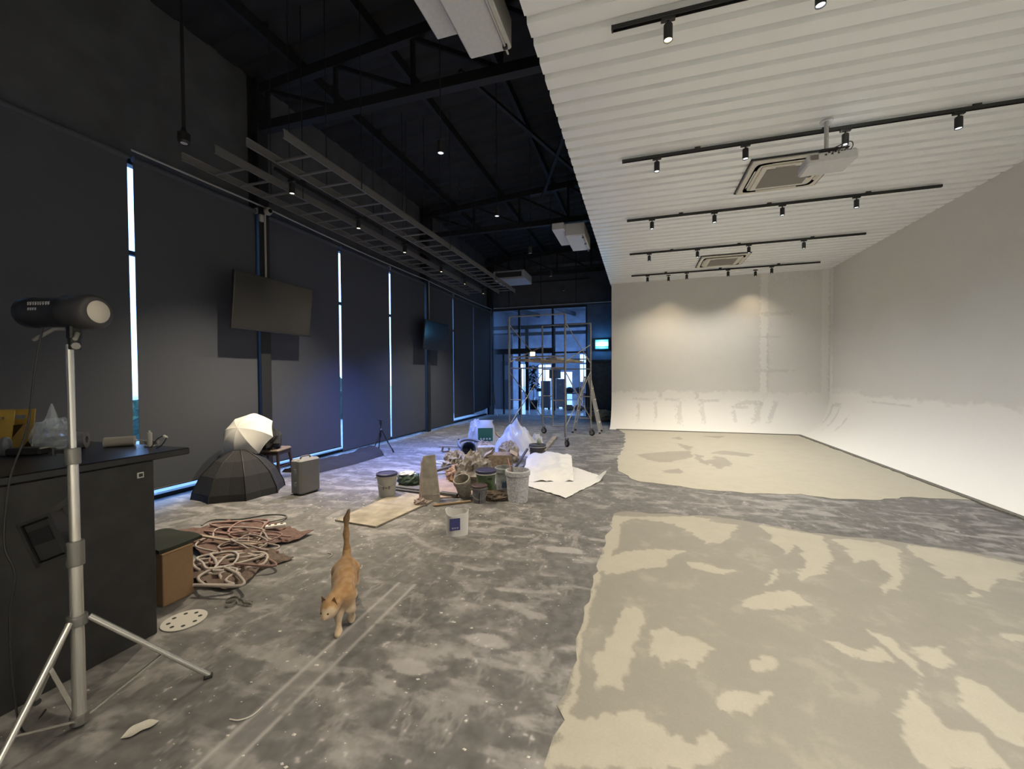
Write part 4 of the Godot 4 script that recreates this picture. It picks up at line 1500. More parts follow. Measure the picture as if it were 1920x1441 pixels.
	for q in [[-4.80, 3.85, 2.86, "beside the near column above the television"], [-9.77, 3.95, 2.9, "beside the far column above the television"]]:
		st = mb()
		cyl(st, Vector3(XL + 0.23, q[2], q[0]), Vector3(XL + 0.23, q[1], q[0]), 0.014, 0.014, 10)
		tag(put(st, "conduit", M.conduit, null), "pale vertical pipe %s" % q[3], "pipe")

func build_televisions() -> void:
	var face := mat(lin(0.012, 0.012, 0.013), 0.16)
	for c in [[-4.76, 2.48, 1.34, 0.76, 0.0, "large wall television on the near column"], [-9.72, 2.50, 1.28, 0.74, 0.0, "small looking wall television on the far column"]]:
		var o := thing("television", c[5], "television", Vector3(XL + 0.44, c[1], c[0]), 0.0, "televisions on the columns")
		var b := Basis(Vector3.FORWARD, 0.10)
		var st := mb()
		box(st, Vector3.ZERO, Vector3(0.045, c[3], c[2]), b, 0.006)
		put(st, "case", M.black, o)
		st = mb()
		box(st, b * Vector3(0.0235, 0.004, 0), Vector3(0.003, c[3] - 0.03, c[2] - 0.024), b)
		put(st, "screen", face, o)
		st = mb()
		box(st, Vector3(-0.14, 0, 0), Vector3(0.24, 0.06, 0.08))
		box(st, Vector3(-0.035, 0, 0), Vector3(0.03, 0.3, 0.4), b)
		put(st, "wall_bracket", M.black_steel, o)

# ---------------------------------------------------------------- left foreground
func build_counter() -> void:
	var o := thing("counter", "dusty black counter at the left edge of the picture", "counter", Vector3(-3.16, 0, -0.6))
	var st := mb()
	box(st, Vector3(0, 0.495, 0), Vector3(1.08, 0.99, 2.06), Basis(), 0.006)
	put(st, "body", M.dusty_black, o)
	st = mb()
	box(st, Vector3(-0.02, 1.01, -0.09), Vector3(1.14, 0.04, 2.26), Basis(), 0.006)
	put(st, "countertop", mat(lin(0.010, 0.010, 0.013), 0.3, 0.0, "dirt", 0.8), o)
	st = mb()
	box(st, Vector3(0.542, 0.92, -0.96), Vector3(0.006, 0.03, 0.03))
	put(st, "socket_plate", mat(lin(0.5, 0.5, 0.48), 0.5), o)
	st = mb()
	box(st, Vector3(0.546, 0.92, -0.96), Vector3(0.004, 0.018, 0.018))
	put(st, "socket_hole", M.slot, o)
	var top := 1.03
	# yellow caddy with a slot handle
	var y := thing("yellow_caddy", "yellow plastic caddy with a slot handle on the black counter", "caddy", Vector3(-3.63, top, -1.46), 0.55)
	var yel := mat(lin(0.42, 0.27, 0.045), 0.55, 0.0, "fine", 0.3)
	for s in [-1, 1]:
		st = mb()
		var q := [Vector2(-0.085, 0.0), Vector2(0.085, 0.0), Vector2(0.108, 0.235), Vector2(-0.108, 0.235)]
		var hole := [Vector2(-0.06, 0.175), Vector2(0.06, 0.175), Vector2(0.06, 0.2), Vector2(-0.06, 0.2)]
		st.set_smooth_group(-1)
		for i in 4:
			var a: Vector2 = q[i]
			var b: Vector2 = q[(i + 1) % 4]
			var c: Vector2 = hole[(i + 1) % 4]
			var d: Vector2 = hole[i]
			for f in [0.0, -0.006]:
				var w := [Vector3(a.x, a.y, f), Vector3(d.x, d.y, f), Vector3(c.x, c.y, f), Vector3(b.x, b.y, f)]
				if f == 0.0:
					quad(st, w[0], w[1], w[2], w[3])
				else:
					quad(st, w[3], w[2], w[1], w[0])
			quad(st, Vector3(d.x, d.y, 0), Vector3(d.x, d.y, -0.006), Vector3(c.x, c.y, -0.006), Vector3(c.x, c.y, 0))
			quad(st, Vector3(a.x, a.y, 0), Vector3(b.x, b.y, 0), Vector3(b.x, b.y, -0.006), Vector3(a.x, a.y, -0.006))
		put(st, "end_panel", yel, y, Vector3(0, 0, 0.07 * s))
	for s in [-1, 1]:
		st = mb()
		quad(st, Vector3(s * 0.085, 0, -0.07), Vector3(s * 0.085, 0, 0.07), Vector3(s * 0.100, 0.15, 0.07), Vector3(s * 0.100, 0.15, -0.07))
		quad(st, Vector3(s * 0.1, 0.15, -0.07), Vector3(s * 0.1, 0.15, 0.07), Vector3(s * 0.085, 0, 0.07), Vector3(s * 0.085, 0, -0.07))
		put(st, "side_panel", yel, y)
	st = mb()
	box(st, Vector3(0, 0.006, 0), Vector3(0.17, 0.012, 0.14))
	put(st, "base", yel, y)
	# clear plastic bag slumped to a point, with a bright cup inside it
	st = mb()
	lump(st, Vector3(0.20, 0.20, 0.16), 44, 0.5, 3.0, 26)
	var bg := thing("plastic_bag", "clear crumpled plastic bag right of the yellow caddy", "plastic bag", Vector3(-3.42, top, -1.58))
	put(st, "film", M.clear, bg)
	st = mb()
	lathe(st, [Vector2(0.05, 0.12), Vector2(0.03, 0.17), Vector2(0.012, 0.24), Vector2(0.004, 0.27)], 14)
	put(st, "neck", M.clear, bg)
	# rolls, caulking gun, tubes and tools
	st = mb()
	lathe_at(st, Transform3D(Basis(Vector3.FORWARD, PI / 2) * Basis(), Vector3.ZERO), [Vector2(0.022, -0.025), Vector2(0.05, -0.025), Vector2(0.05, 0.025), Vector2(0.022, 0.025), Vector2(0.022, -0.025)], 24, true)
	var tp := thing("tape_roll", "dark tape roll standing on the counter behind the stand pole", "tape", Vector3(-3.23, top + 0.05, -1.62), 0.8)
	put(st, "roll", mat(lin(0.14, 0.14, 0.15), 0.6), tp)
	var rl := thing("paint_roller", "pale fluffy paint roller lying on the counter", "paint roller", Vector3(-3.07, top, -1.73), 0.0)
	st = mb()
	cyl(st, Vector3(-0.06, 0.03, 0.05), Vector3(0.04, 0.03, -0.05), 0.03, 0.03, 18)
	put(st, "sleeve", mat(lin(0.36, 0.34, 0.31), 0.95, 0.0, "fine", 0.05), rl)
	st = mb()
	tube(st, smooth_path([Vector3(0.04, 0.03, -0.05), Vector3(0.06, 0.03, -0.07), Vector3(0.09, 0.03, -0.06), Vector3(0.12, 0.02, -0.08)], 4), 0.005, 6)
	put(st, "wire", M.alu, rl)
	st = mb()
	cyl(st, Vector3(0.10, 0.02, -0.07), Vector3(0.17, 0.018, -0.10), 0.014, 0.012, 10)
	put(st, "handle", mat(lin(0.25, 0.24, 0.23), 0.6), rl)
	var tu := thing("sealant_tube", "short grey tube standing upright on the counter end", "tube", Vector3(-2.88, top, -1.77))
	st = mb()
	lathe(st, [Vector2(0, 0), Vector2(0.013, 0), Vector2(0.013, 0.085), Vector2(0.006, 0.09), Vector2(0.005, 0.1), Vector2(0, 0.1)], 14, Vector3.ZERO, true)
	put(st, "barrel", mat(lin(0.45, 0.44, 0.41), 0.5), tu)
	st = mb()
	box(st, Vector3(0, 0.004, 0), Vector3(0.05, 0.008, 0.04), Basis(), 0.003)
	put(st, "foot", mat(lin(0.3, 0.3, 0.29), 0.5), tu)
	st = mb()
	tube(st, smooth_path([Vector3(0, 0.003, 0), Vector3(0.02, 0.05, -0.02), Vector3(0.06, 0.07, -0.03), Vector3(0.10, 0.06, -0.02), Vector3(0.09, 0.02, 0.0), Vector3(0.06, 0.003, 0.01)], 6), 0.003, 6)
	var lp := thing("cable_loop", "thin black cable loop with a white clip on the counter end", "cable", Vector3(-2.82, top, -1.74))
	put(st, "cord", M.black, lp)
	st = mb()
	box(st, Vector3(0.085, 0.068, -0.025), Vector3(0.03, 0.012, 0.015), Basis(Vector3.FORWARD, 0.4), 0.003)
	put(st, "clip", mat(lin(0.7, 0.7, 0.66), 0.5), lp)
	st = mb()
	box(st, Vector3(0, 0.02, 0), Vector3(0.16, 0.04, 0.08), Basis(), 0.008)
	tag(put(st, "drill_case", M.black, null, Vector3(-3.25, top, -1.40), Vector3(0, 0.5, 0)), "small black case on the counter behind the stand", "case")
	st = mb()
	lathe(st, [Vector2(0, 0), Vector2(0.025, 0), Vector2(0.025, 0.07), Vector2(0.018, 0.09), Vector2(0.01, 0.1), Vector2(0, 0.1)], 14)
	tag(put(st, "small_bottle", mat(lin(0.10, 0.11, 0.13), 0.3), null, Vector3(-3.36, top, -1.36)), "small dark bottle on the counter left of the stand pole", "bottle")
	st = mb()
	box(st, Vector3(0, 0.006, 0), Vector3(0.3, 0.012, 0.2), Basis(), 0.003)
	tag(put(st, "paper_pad", mat(lin(0.10, 0.095, 0.09), 0.9, 0.0, "dirt", 0.3), null, Vector3(-3.42, top, -1.16), Vector3(0, 0.2, 0)), "dusty dark board lying on the counter", "board")

func build_light_stand() -> void:
	var o := thing("light_stand", "chrome tripod light stand in the left foreground", "light stand", Vector3(-2.23, 0, -1.09))
	var st := mb()
	cyl(st, Vector3(0, 0.03, 0), Vector3(0, 0.72, 0), 0.022, 0.022, 20)
	put(st, "lower_pole", M.chrome, o)
	st = mb()
	cyl(st, Vector3(0, 0.72, 0), Vector3(0, 1.13, 0), 0.0175, 0.0175, 20)
	put(st, "middle_pole", M.chrome, o)
	st = mb()
	cyl(st, Vector3(0, 1.13, 0), Vector3(0, 1.59, 0), 0.0125, 0.0125, 18)
	put(st, "upper_pole", M.chrome, o)
	var cm := mat(lin(0.20, 0.20, 0.19), 0.4, 0.6)
	for y in [[0.68, 0.78, 0.028], [1.10, 1.165, 0.024], [0.43, 0.47, 0.032], [0.02, 0.06, 0.03]]:
		st = mb()
		lathe(st, [Vector2(0.01, y[0]), Vector2(y[2], y[0]), Vector2(y[2] + 0.001, y[0] + 0.006), Vector2(y[2] + 0.001, y[1] - 0.006), Vector2(y[2], y[1]), Vector2(0.01, y[1])], 20, Vector3.ZERO, true)
		var c := put(st, "collar", cm, o)
		if y[0] > 0.5:
			st = mb()
			cyl(st, Vector3(-0.02, y[0] + 0.05, 0.0), Vector3(-0.065, y[0] + 0.05, 0.02), 0.007, 0.007, 8)
			box(st, Vector3(-0.075, y[0] + 0.05, 0.024), Vector3(0.02, 0.035, 0.012), Basis(), 0.003)
			put(st, "clamp_knob", M.black, c)
	for f in [Vector3(0.24, 0.0, -0.365), Vector3(0.196, 0.0, 0.39), Vector3(-0.35, 0.0, -0.02)]:
		var d := Vector3(f.x, 0, f.z).normalized()
		var hi := d * 0.035 + Vector3(0, 0.455, 0)
		st = mb()
		cyl(st, hi, f + Vector3(0, 0.012, 0), 0.0115, 0.0115, 14)
		var leg := put(st, "leg", M.chrome, o)
		st = mb()
		cyl(st, f + Vector3(0, 0.014, 0) - d * 0.02, f + d * 0.012 + Vector3(0, 0.008, 0), 0.014, 0.013, 12)
		put(st, "rubber_foot", M.rubber, leg)
		st = mb()
		bar(st, d * 0.03 + Vector3(0, 0.045, 0), hi.lerp(f, 0.58) , 0.016, 0.007)
		put(st, "brace", M.chrome, o)
	# studio flash head, turned to the right
	var hd := thing("studio_flash", "black studio flash head with a white round front on the light stand", "studio light", Vector3(-2.22, 1.59, -1.10))
	var ax := Vector3(0.974, 0.0, -0.225).normalized()
	var b := Basis(Vector3.UP.cross(ax).normalized(), ax, Vector3.UP.cross(ax).normalized().cross(ax))
	var cc := Vector3(-0.06, 0.135, 0.0)
	st = mb()
	lathe_at(st, Transform3D(b, cc - ax * 0.17), [Vector2(0, 0.0), Vector2(0.05, 0.0), Vector2(0.062, 0.012), Vector2(0.064, 0.06), Vector2(0.060, 0.07), Vector2(0.060, 0.21)], 28)
	put(st, "body", mat(lin(0.012, 0.013, 0.018), 0.45), hd)
	st = mb()
	lathe_at(st, Transform3D(b, cc + ax * 0.03), [Vector2(0.060, 0.0), Vector2(0.070, 0.005), Vector2(0.071, 0.09), Vector2(0.067, 0.115), Vector2(0.058, 0.125), Vector2(0.046, 0.125)], 28)
	put(st, "front_collar", mat(lin(0.03, 0.03, 0.034), 0.5), hd)
	st = mb()
	lathe_at(st, Transform3D(b, cc + ax * 0.135), [Vector2(0.046, 0.018), Vector2(0.044, 0.021), Vector2(0.0, 0.023)], 28)
	lathe_at(st, Transform3D(b, cc + ax * 0.135), [Vector2(0.046, 0.018), Vector2(0.046, 0.0)], 28)
	put(st, "front_cap", mat(lin(0.50, 0.47, 0.42), 0.6), hd)
	# two lines of pale lettering on the side that faces the camera
	var out := ax.cross(Vector3.UP)
	var lb := Basis(ax, Vector3.UP, out)
	for t in [[0.028, 0.013, [0.009, 0.011, 0.009, 0.010, 0.008, 0.010, 0.011, 0.009, 0.010]], [0.006, 0.010, [0.009, 0.008, 0.010, 0.007]]]:
		st = mb()
		var along := -0.085
		for wd in t[2]:
			# each blurred letter: a stem, a bar and a foot
			box(st, cc + ax * (along + 0.0015) + Vector3(0, t[0], 0) + out * 0.0605, Vector3(0.0022, t[1], 0.002), lb)
			box(st, cc + ax * (along + wd * 0.4) + Vector3(0, t[0] + t[1] * 0.4, 0) + out * 0.0605, Vector3(wd * 0.7, 0.0026, 0.002), lb)
			box(st, cc + ax * (along + wd * 0.4) + Vector3(0, t[0] - t[1] * 0.1, 0) + out * 0.0605, Vector3(wd * 0.6, 0.0026, 0.002), lb)
			along += wd + 0.0015
		var l := put(st, "lettering", mat(lin(0.35, 0.36, 0.40), 0.6), hd)
		l.set_meta("kind", "stuff")
	st = mb()
	box(st, Vector3(0.0, 0.055, 0.0), Vector3(0.035, 0.07, 0.04), Basis(), 0.006)
	put(st, "yoke", M.black, hd)
	st = mb()
	cyl(st, Vector3(0, -0.02, 0), Vector3(0, 0.03, 0), 0.02, 0.02, 16)
	put(st, "spigot_clamp", M.black, hd)
	st = mb()
	cyl(st, Vector3(0.02, 0.045, 0.0), Vector3(0.045, 0.02, 0.02), 0.008, 0.008, 8)
	cyl(st, Vector3(0.035, -0.005, 0.015), Vector3(0.05, -0.008, 0.02), 0.014, 0.014, 8)
	put(st, "knob", mat(lin(0.2, 0.2, 0.19), 0.5), hd)
	st = mb()
	tube(st, [Vector3(-0.03, 0.065, 0.01), Vector3(-0.09, 0.065, 0.02), Vector3(-0.16, 0.02, 0.05)], 0.007, 8)
	put(st, "lock_lever", mat(lin(0.16, 0.16, 0.16), 0.5), hd)
	# its cable
	st = mb()
	tube(st, smooth_path([Vector3(-2.34, 1.66, -1.06), Vector3(-2.35, 1.5, -1.04), Vector3(-2.37, 1.25, -1.02), Vector3(-2.40, 1.05, -0.98), Vector3(-2.40, 0.8, -0.96), Vector3(-2.36, 0.68, -0.97), Vector3(-2.38, 0.5, -0.96), Vector3(-2.39, 0.2, -0.97), Vector3(-2.40, 0.006, -1.0), Vector3(-2.48, 0.006, -1.1)], 6), 0.004, 6)
	tag(put(st, "power_cable", M.black, null), "thin black cable hanging from the flash head", "cable")
	# power pack clamped to the stand
	var pk := thing("power_pack", "black power pack hanging on the light stand", "battery pack", Vector3(-2.31, 0.80, -1.05), 0.5)
	var tl := Basis(Vector3.FORWARD, -0.35)
	st = mb()
	box(st, Vector3.ZERO, Vector3(0.10, 0.17, 0.05), tl, 0.01)
	put(st, "case", M.black, pk)
	st = mb()
	for s in [-1, 1]:
		box(st, tl * Vector3(s * 0.056, 0, 0.0), Vector3(0.012, 0.19, 0.06), tl)
		box(st, tl * Vector3(0, s * 0.09, 0.0), Vector3(0.124, 0.012, 0.06), tl)
	put(st, "guard_frame", mat(lin(0.02, 0.02, 0.022), 0.35), pk)
	st = mb()
	box(st, tl * Vector3(0.0, 0.02, 0.027), Vector3(0.07, 0.06, 0.004), tl)
	put(st, "display", M.black_gloss, pk)
	st = mb()
	bar(st, tl * Vector3(0.03, 0.09, 0), Vector3(0.07, 0.16, -0.02), 0.02, 0.02)
	put(st, "hook", M.black, pk)

# ---------------------------------------------------------------- things along the windows
func build_left_floor_things() -> void:
	var st := mb()
	# cardboard box behind the counter, with a folded dark cloth on it
	var cb := thing("cardboard_box", "brown cardboard box against the end of the counter", "box", Vector3(-3.07, 0, -1.92))
	st = mb()
	box(st, Vector3(0, 0.165, 0), Vector3(0.38, 0.33, 0.19), Basis(), 0.004)
	put(st, "carton", M.card, cb)
	st = mb()
	box(st, Vector3(0, 0.332, 0), Vector3(0.386, 0.006, 0.194))
	put(st, "lid_flap", M.card, cb)
	st = mb()
	var f := func(u: float, v: float) -> Vector3:
		return Vector3(lerpf(-0.22, 0.20, u), 0.022 + 0.018 * sin(PI * u) + 0.006 * sin(u * 9.0) * cos(v * 5.0), lerpf(-0.17, 0.10, v))
	sheet(st, f, 12, 8, 0.02)
	tag(put(st, "folded_cloth", mat(lin(0.02, 0.026, 0.018), 0.9, 0.0, "fine", 0.2), null, Vector3(-3.10, 0.337, -1.92)), "dark green folded cloth on the cardboard box", "cloth")
	# white photo umbrella
	var um := thing("photo_umbrella", "white domed photo umbrella lying on the black softbox", "umbrella", Vector3(-4.92, 0.72, -4.13))
	var ax := Vector3(0.10, 0.42, 0.90).normalized()
	ax = Vector3(0.17, 0.56, 0.81).normalized()
	var sx := Vector3.UP.cross(ax).normalized()
	var b := Basis(sx, ax, sx.cross(ax))
	var um_m := mat(lin(0.62, 0.61, 0.58), 0.7, 0.0, "fine", 0.2)
	um_m.backlight_enabled = true
	um_m.backlight = Color(0.25, 0.25, 0.24)
	var rr := 0.335
	for k in 8:
		st = mb()
		st.set_smooth_group(1)
		var n := 8
		var pt := func(i: int, j: int) -> Vector3:
			var t := float(i) / n * PI * 0.46
			var w := float(j) / n
			var a0 := TAU * k / 8.0
			var a1 := TAU * (k + 1) / 8.0
			var dir := Vector3(cos(a0), 0, sin(a0)).lerp(Vector3(cos(a1), 0, sin(a1)), w)
			var sag := 1.0 - 0.035 * sin(PI * w) * sin(t)
			return b * (dir * sin(t) * rr + Vector3.UP * (cos(t) * rr * 0.86 - 0.12 + (0.02 * sin(PI * w) * sin(t) if i == n else 0.0)) * sag)
		for i in n:
			for j in n:
				quad(st, pt.call(i, j), pt.call(i + 1, j), pt.call(i + 1, j + 1), pt.call(i, j + 1))
		put(st, "panel", um_m, um)
		st = mb()
		var rib := []
		for i in 9:
			var t := float(i) / 8 * PI * 0.46
			var a0 := TAU * k / 8.0
			rib.append(b * (Vector3(cos(a0), 0, sin(a0)) * sin(t) * (rr - 0.006) + Vector3.UP * (cos(t) * rr * 0.86 - 0.128)))
		tube(st, rib, 0.0035, 5)
		put(st, "rib", mat(lin(0.5, 0.5, 0.48), 0.5), um)
	st = mb()
	cyl(st, b * Vector3(0, 0.13, 0), b * Vector3(0, 0.17, 0), 0.008, 0.005, 8)
	put(st, "ferrule", mat(lin(0.6, 0.6, 0.58), 0.5), um)
	st = mb()
	cyl(st, b * Vector3(0, -0.26, 0), b * Vector3(0, 0.13, 0), 0.005, 0.005, 8)
	put(st, "shaft", M.alu, um)
	# black softbox, face down
	var sb := thing("softbox", "black softbox lying face down below the white umbrella", "softbox", Vector3(-4.84, 0, -3.98), 0.2)
	for k in 8:
		st = mb()
		st.set_smooth_group(-1)
		var prof := [Vector2(0.50, 0.0), Vector2(0.485, 0.08), Vector2(0.40, 0.27), Vector2(0.26, 0.43), Vector2(0.10, 0.53), Vector2(0.0, 0.545)]
		var a0 := TAU * k / 8.0
		var a1 := TAU * (k + 1) / 8.0
		for i in prof.size() - 1:
			var p: Vector2 = prof[i]
			var q: Vector2 = prof[i + 1]
			for h in 2:
				var w0 := a0 if h == 0 else (a0 + a1) * 0.5
				var w1 := (a0 + a1) * 0.5 if h == 0 else a1
				var s0 := 1.0 if h == 0 else 0.89
				var s1 := 0.89 if h == 0 else 1.0
				quad(st, Vector3(cos(w0) * p.x * s0, p.y, sin(w0) * p.x * s0), Vector3(cos(w1) * p.x * s1, p.y, sin(w1) * p.x * s1), Vector3(cos(w1) * q.x * s1, q.y, sin(w1) * q.x * s1), Vector3(cos(w0) * q.x * s0, q.y, sin(w0) * q.x * s0))
		put(st, "panel", M.black_cloth, sb)
		st = mb()
		var rod := []
		for q in prof:
			rod.append(Vector3(cos(a0) * (q.x + 0.004), q.y, sin(a0) * (q.x + 0.004)))
		tube(st, rod, 0.006, 5)
		put(st, "rod", M.black, sb)
	# chair by the column
	var ch := thing("wooden_chair", "dark wooden chair with a tan padded seat behind the white umbrella", "chair", Vector3(-5.0, 0, -4.62), 0.3)
	chair_parts(ch, mat(lin(0.035, 0.02, 0.014), 0.5), mat(lin(0.16, 0.12, 0.085), 0.8, 0.0, "fine", 0.2), 0.43, 0.36, 0.36, false)
	st = mb()
	box(st, Vector3(0, 0.395, 0), Vector3(0.34, 0.05, 0.34), Basis(), 0.004)
	put(st, "apron", mat(lin(0.035, 0.02, 0.014), 0.5), ch)
	st = mb()
	lump(st, Vector3(0.30, 0.34, 0.26), 53, 0.35, 2.5, 22)
	tag(put(st, "black_bag", M.black_cloth, null, Vector3(-4.97, 0.455, -4.55)), "black bag on the wooden chair behind the umbrella", "bag")
	# grey flight case
	var cs := thing("hard_case", "grey hard case standing upright on the floor", "case", Vector3(-4.02, 0, -4.195), -0.12)
	var cm := mat(lin(0.20, 0.195, 0.185), 0.6, 0.0, "fine", 0.4)
	for s in [[-1, -0.0455], [1, 0.0455]]:
		st = mb()
		box(st, Vector3(s[1], 0.225, 0), Vector3(0.088, 0.43, 0.30), Basis(), 0.022)
		put(st, "shell", cm, cs)
	for y in [0.14, 0.30]:
		st = mb()
		box(st, Vector3(0, y, 0.15), Vector3(0.04, 0.05, 0.014), Basis(), 0.003)
		put(st, "latch", mat(lin(0.28, 0.28, 0.27), 0.4, 0.5), cs)
	st = mb()
	tube(st, smooth_path([Vector3(0, 0.435, -0.07), Vector3(0, 0.462, -0.06), Vector3(0, 0.465, 0.0), Vector3(0, 0.462, 0.06), Vector3(0, 0.435, 0.07)], 4), 0.009, 8)
	put(st, "handle", mat(lin(0.12, 0.115, 0.11), 0.6), cs)
	st = mb()
	for s in [-1, 1]:
		box(st, Vector3(s * 0.05, 0.006, 0.1), Vector3(0.03, 0.012, 0.03))
		box(st, Vector3(s * 0.05, 0.006, -0.1), Vector3(0.03, 0.012, 0.03))
	put(st, "foot", M.rubber, cs)
	# long black bag along the window
	st = mb()
	var nz := FastNoiseLite.new()
	nz.seed = 12
	nz.frequency = 1.6
	var bagf := func(u: float, v: float) -> Vector3:
		var c := Vector3(-4.95, 0, -5.05).lerp(Vector3(-4.80, 0, -6.55), u)
		var across := Vector3(1, 0, -0.15).normalized()
		var wd := 0.36 * (1.0 - 0.35 * absf(u - 0.45))
		var hh := (0.10 + 0.05 * nz.get_noise_2d(u * 3.0, v * 2.0) + 0.07 * smoothstep(0.86, 1.0, u)) * pow(maxf(sin(PI * v), 0.0), 0.55)
		return c + across * lerpf(-wd, wd, v) + Vector3(0, 0.004 + maxf(hh, 0.0), 0)
	var gb := []
	for i in 29:
		var row := []
		for j in 13:
			row.append(bagf.call(i / 28.0, j / 12.0))
		gb.append(row)
	st.set_smooth_group(1)
	for i in 28:
		for j in 12:
			quad(st, gb[i][j], gb[i][j + 1], gb[i + 1][j + 1], gb[i + 1][j])
	st.set_smooth_group(-1)
	for e in [0, 28]:
		for j in 12:
			var p0: Vector3 = gb[e][j]
			var p1: Vector3 = gb[e][j + 1]
			quad(st, p0, p1, Vector3(p1.x, 0.003, p1.z), Vector3(p0.x, 0.003, p0.z))
	tag(put(st, "long_bag", M.black_cloth, null), "long flat black bag lying along the window behind the grey case", "bag")
	# camera tripod
	var tp := thing("camera_tripod", "black camera tripod standing on the floor by the blinds", "tripod", Vector3(-4.72, 0, -6.80))
	for a in [0.55, 2.4, 4.5]:
		var ft := Vector3(cos(a) * 0.23, 0.0, -sin(a) * 0.23)
		st = mb()
		cyl(st, Vector3(cos(a) * 0.02, 0.44, -sin(a) * 0.02), ft * 0.55 + Vector3(0, 0.2, 0), 0.014, 0.013, 10)
		cyl(st, ft * 0.52 + Vector3(0, 0.21, 0), ft + Vector3(0, 0.01, 0), 0.010, 0.009, 10)
		var lg := put(st, "leg", M.black, tp)
		st = mb()
		cyl(st, ft, ft * 0.86 + Vector3(0, 0.075, 0), 0.017, 0.014, 10)
		put(st, "rubber_foot", M.rubber, lg)
	st = mb()
	cyl(st, Vector3(0, 0.30, 0), Vector3(0, 0.56, 0), 0.011, 0.011, 10)
	put(st, "centre_column", M.black, tp)
	st = mb()
	lathe(st, [Vector2(0, 0.41), Vector2(0.032, 0.41), Vector2(0.036, 0.43), Vector2(0.03, 0.46), Vector2(0.012, 0.47)], 14)
	put(st, "crown", M.black, tp)
	st = mb()
	lathe(st, [Vector2(0, 0.54), Vector2(0.02, 0.54), Vector2(0.026, 0.57), Vector2(0.018, 0.60), Vector2(0.022, 0.61), Vector2(0, 0.61)], 14)
	box(st, Vector3(0, 0.625, 0), Vector3(0.05, 0.03, 0.06), Basis(), 0.006)
	put(st, "ball_head", M.black, tp)
	st = mb()
	tube(st, [Vector3(0.02, 0.6, 0), Vector3(-0.06, 0.66, 0.03)], 0.006, 6)
	put(st, "pan_handle", M.black, tp)
	# tangle of hoses, cables and a reddish mat
	st = mb()
	var rng := RandomNumberGenerator.new()
	rng.seed = 77
	var matf := func(u: float, v: float) -> Vector3:
		return Vector3(lerpf(-4.05, -2.98, u) + 0.25 * (v - 0.5) + 0.03 * sin(v * 11.0), 0.01 + 0.022 * absf(sin(u * 13.0 + v * 4.0)) + 0.03 * absf(nz.get_noise_2d(u * 4.0, v * 4.0)), lerpf(-2.45, -3.12, v) + 0.05 * sin(u * 9.0))
	sheet(st, matf, 26, 16, 0.004)
	tag(put(st, "red_mat", mat(lin(0.17, 0.10, 0.085), 0.9, 0.0, "dirt", 0.4), null), "crumpled reddish plastic mat under the tangled hoses", "mat")
	st = mb()
	matf = func(u: float, v: float) -> Vector3:
		return Vector3(lerpf(-3.30, -2.68, u) + 0.04 * sin(v * 8.0), 0.008 + 0.05 * absf(sin(u * 8.0 + v * 9.0)) * sin(PI * u) + 0.05 * absf(nz.get_noise_2d(u * 5.0 + 9.0, v * 5.0)), lerpf(-2.08, -2.62, v))
	sheet(st, matf, 24, 20, 0.004)
	tag(put(st, "brown_sheet", mat(lin(0.15, 0.105, 0.085), 0.9, 0.0, "dirt", 0.3), null), "crumpled brown plastic sheet beside the cardboard box", "plastic sheet")
	var hues := [lin(0.36, 0.31, 0.28), lin(0.26, 0.16, 0.14), lin(0.38, 0.33, 0.30), lin(0.21, 0.125, 0.11), lin(0.36, 0.32, 0.29), lin(0.30, 0.25, 0.23), lin(0.25, 0.16, 0.14), lin(0.42, 0.385, 0.35)]
	var where := ["over the reddish mat", "at the far side of the reddish mat", "in loops beside the cardboard box", "across the brown sheet", "curled at the near end of the tangle", "along the middle of the tangle", "trailing off the tangle", "looped near the wooden strip"]
	for k in 8:
		var cx: float = [-3.45, -3.45, -2.95, -3.0, -2.78, -3.15, -3.3, -2.95][k]
		var cz: float = [-2.75, -2.95, -2.30, -2.40, -2.15, -2.50, -2.70, -2.22][k]
		var ctrl := []
		var a := rng.randf() * TAU
		var rad := 0.30 if k < 4 else 0.20
		for i in 9 + (k % 3) * 3:
			a += rng.randf_range(0.5, 1.7)
			cx += rng.randf_range(-0.07, 0.07)
			cz += rng.randf_range(-0.05, 0.05)
			var r2 := rad * rng.randf_range(0.35, 1.15)
			ctrl.append(Vector3(cx + cos(a) * r2 * 1.15, 0.022 + 0.008 * k * 0.6 + rng.randf_range(0.0, 0.035), cz + sin(a) * r2 * 0.75))
		st = mb()
		tube(st, smooth_path(ctrl, 6), [0.008, 0.010, 0.011, 0.009, 0.010, 0.008, 0.007, 0.009][k], 7)
		tag(put(st, "hose", mat(hues[k], 0.7, 0.0, "fine", 0.2), null), ["pale", "reddish", "white", "dark red", "white", "grey", "brown", "cream"][k] + " hose " + where[k], "hose", "tangled hoses")
	st = mb()
	tube(st, smooth_path([Vector3(-4.1, 0.008, -2.95), Vector3(-4.15, 0.008, -3.1), Vector3(-3.9, 0.008, -3.2), Vector3(-3.75, 0.008, -3.38), Vector3(-3.55, 0.008, -3.42), Vector3(-3.45, 0.02, -3.3), Vector3(-3.5, 0.03, -3.15)], 6), 0.007, 6)
	tag(put(st, "grey_cable", mat(lin(0.12, 0.12, 0.11), 0.7), null), "grey cable looping across the floor beyond the tangled hoses", "cable")
	st = mb()
	bar(st, Vector3(-3.75, 0.09, -2.60), Vector3(-2.97, 0.05, -2.66), 0.03, 0.012)
	tag(put(st, "wooden_strip", mat(lin(0.40, 0.34, 0.27), 0.8, 0.0, "streak", 0.4), null), "thin pale wooden strip lying across the tangled hoses", "strip")
	var ps := thing("power_strip", "white power strip at the far edge of the tangled hoses", "power strip", Vector3(-3.25, 0.05, -3.02), 0.7)
	st = mb()
	box(st, Vector3(0, 0.015, 0), Vector3(0.17, 0.03, 0.05), Basis(), 0.006)
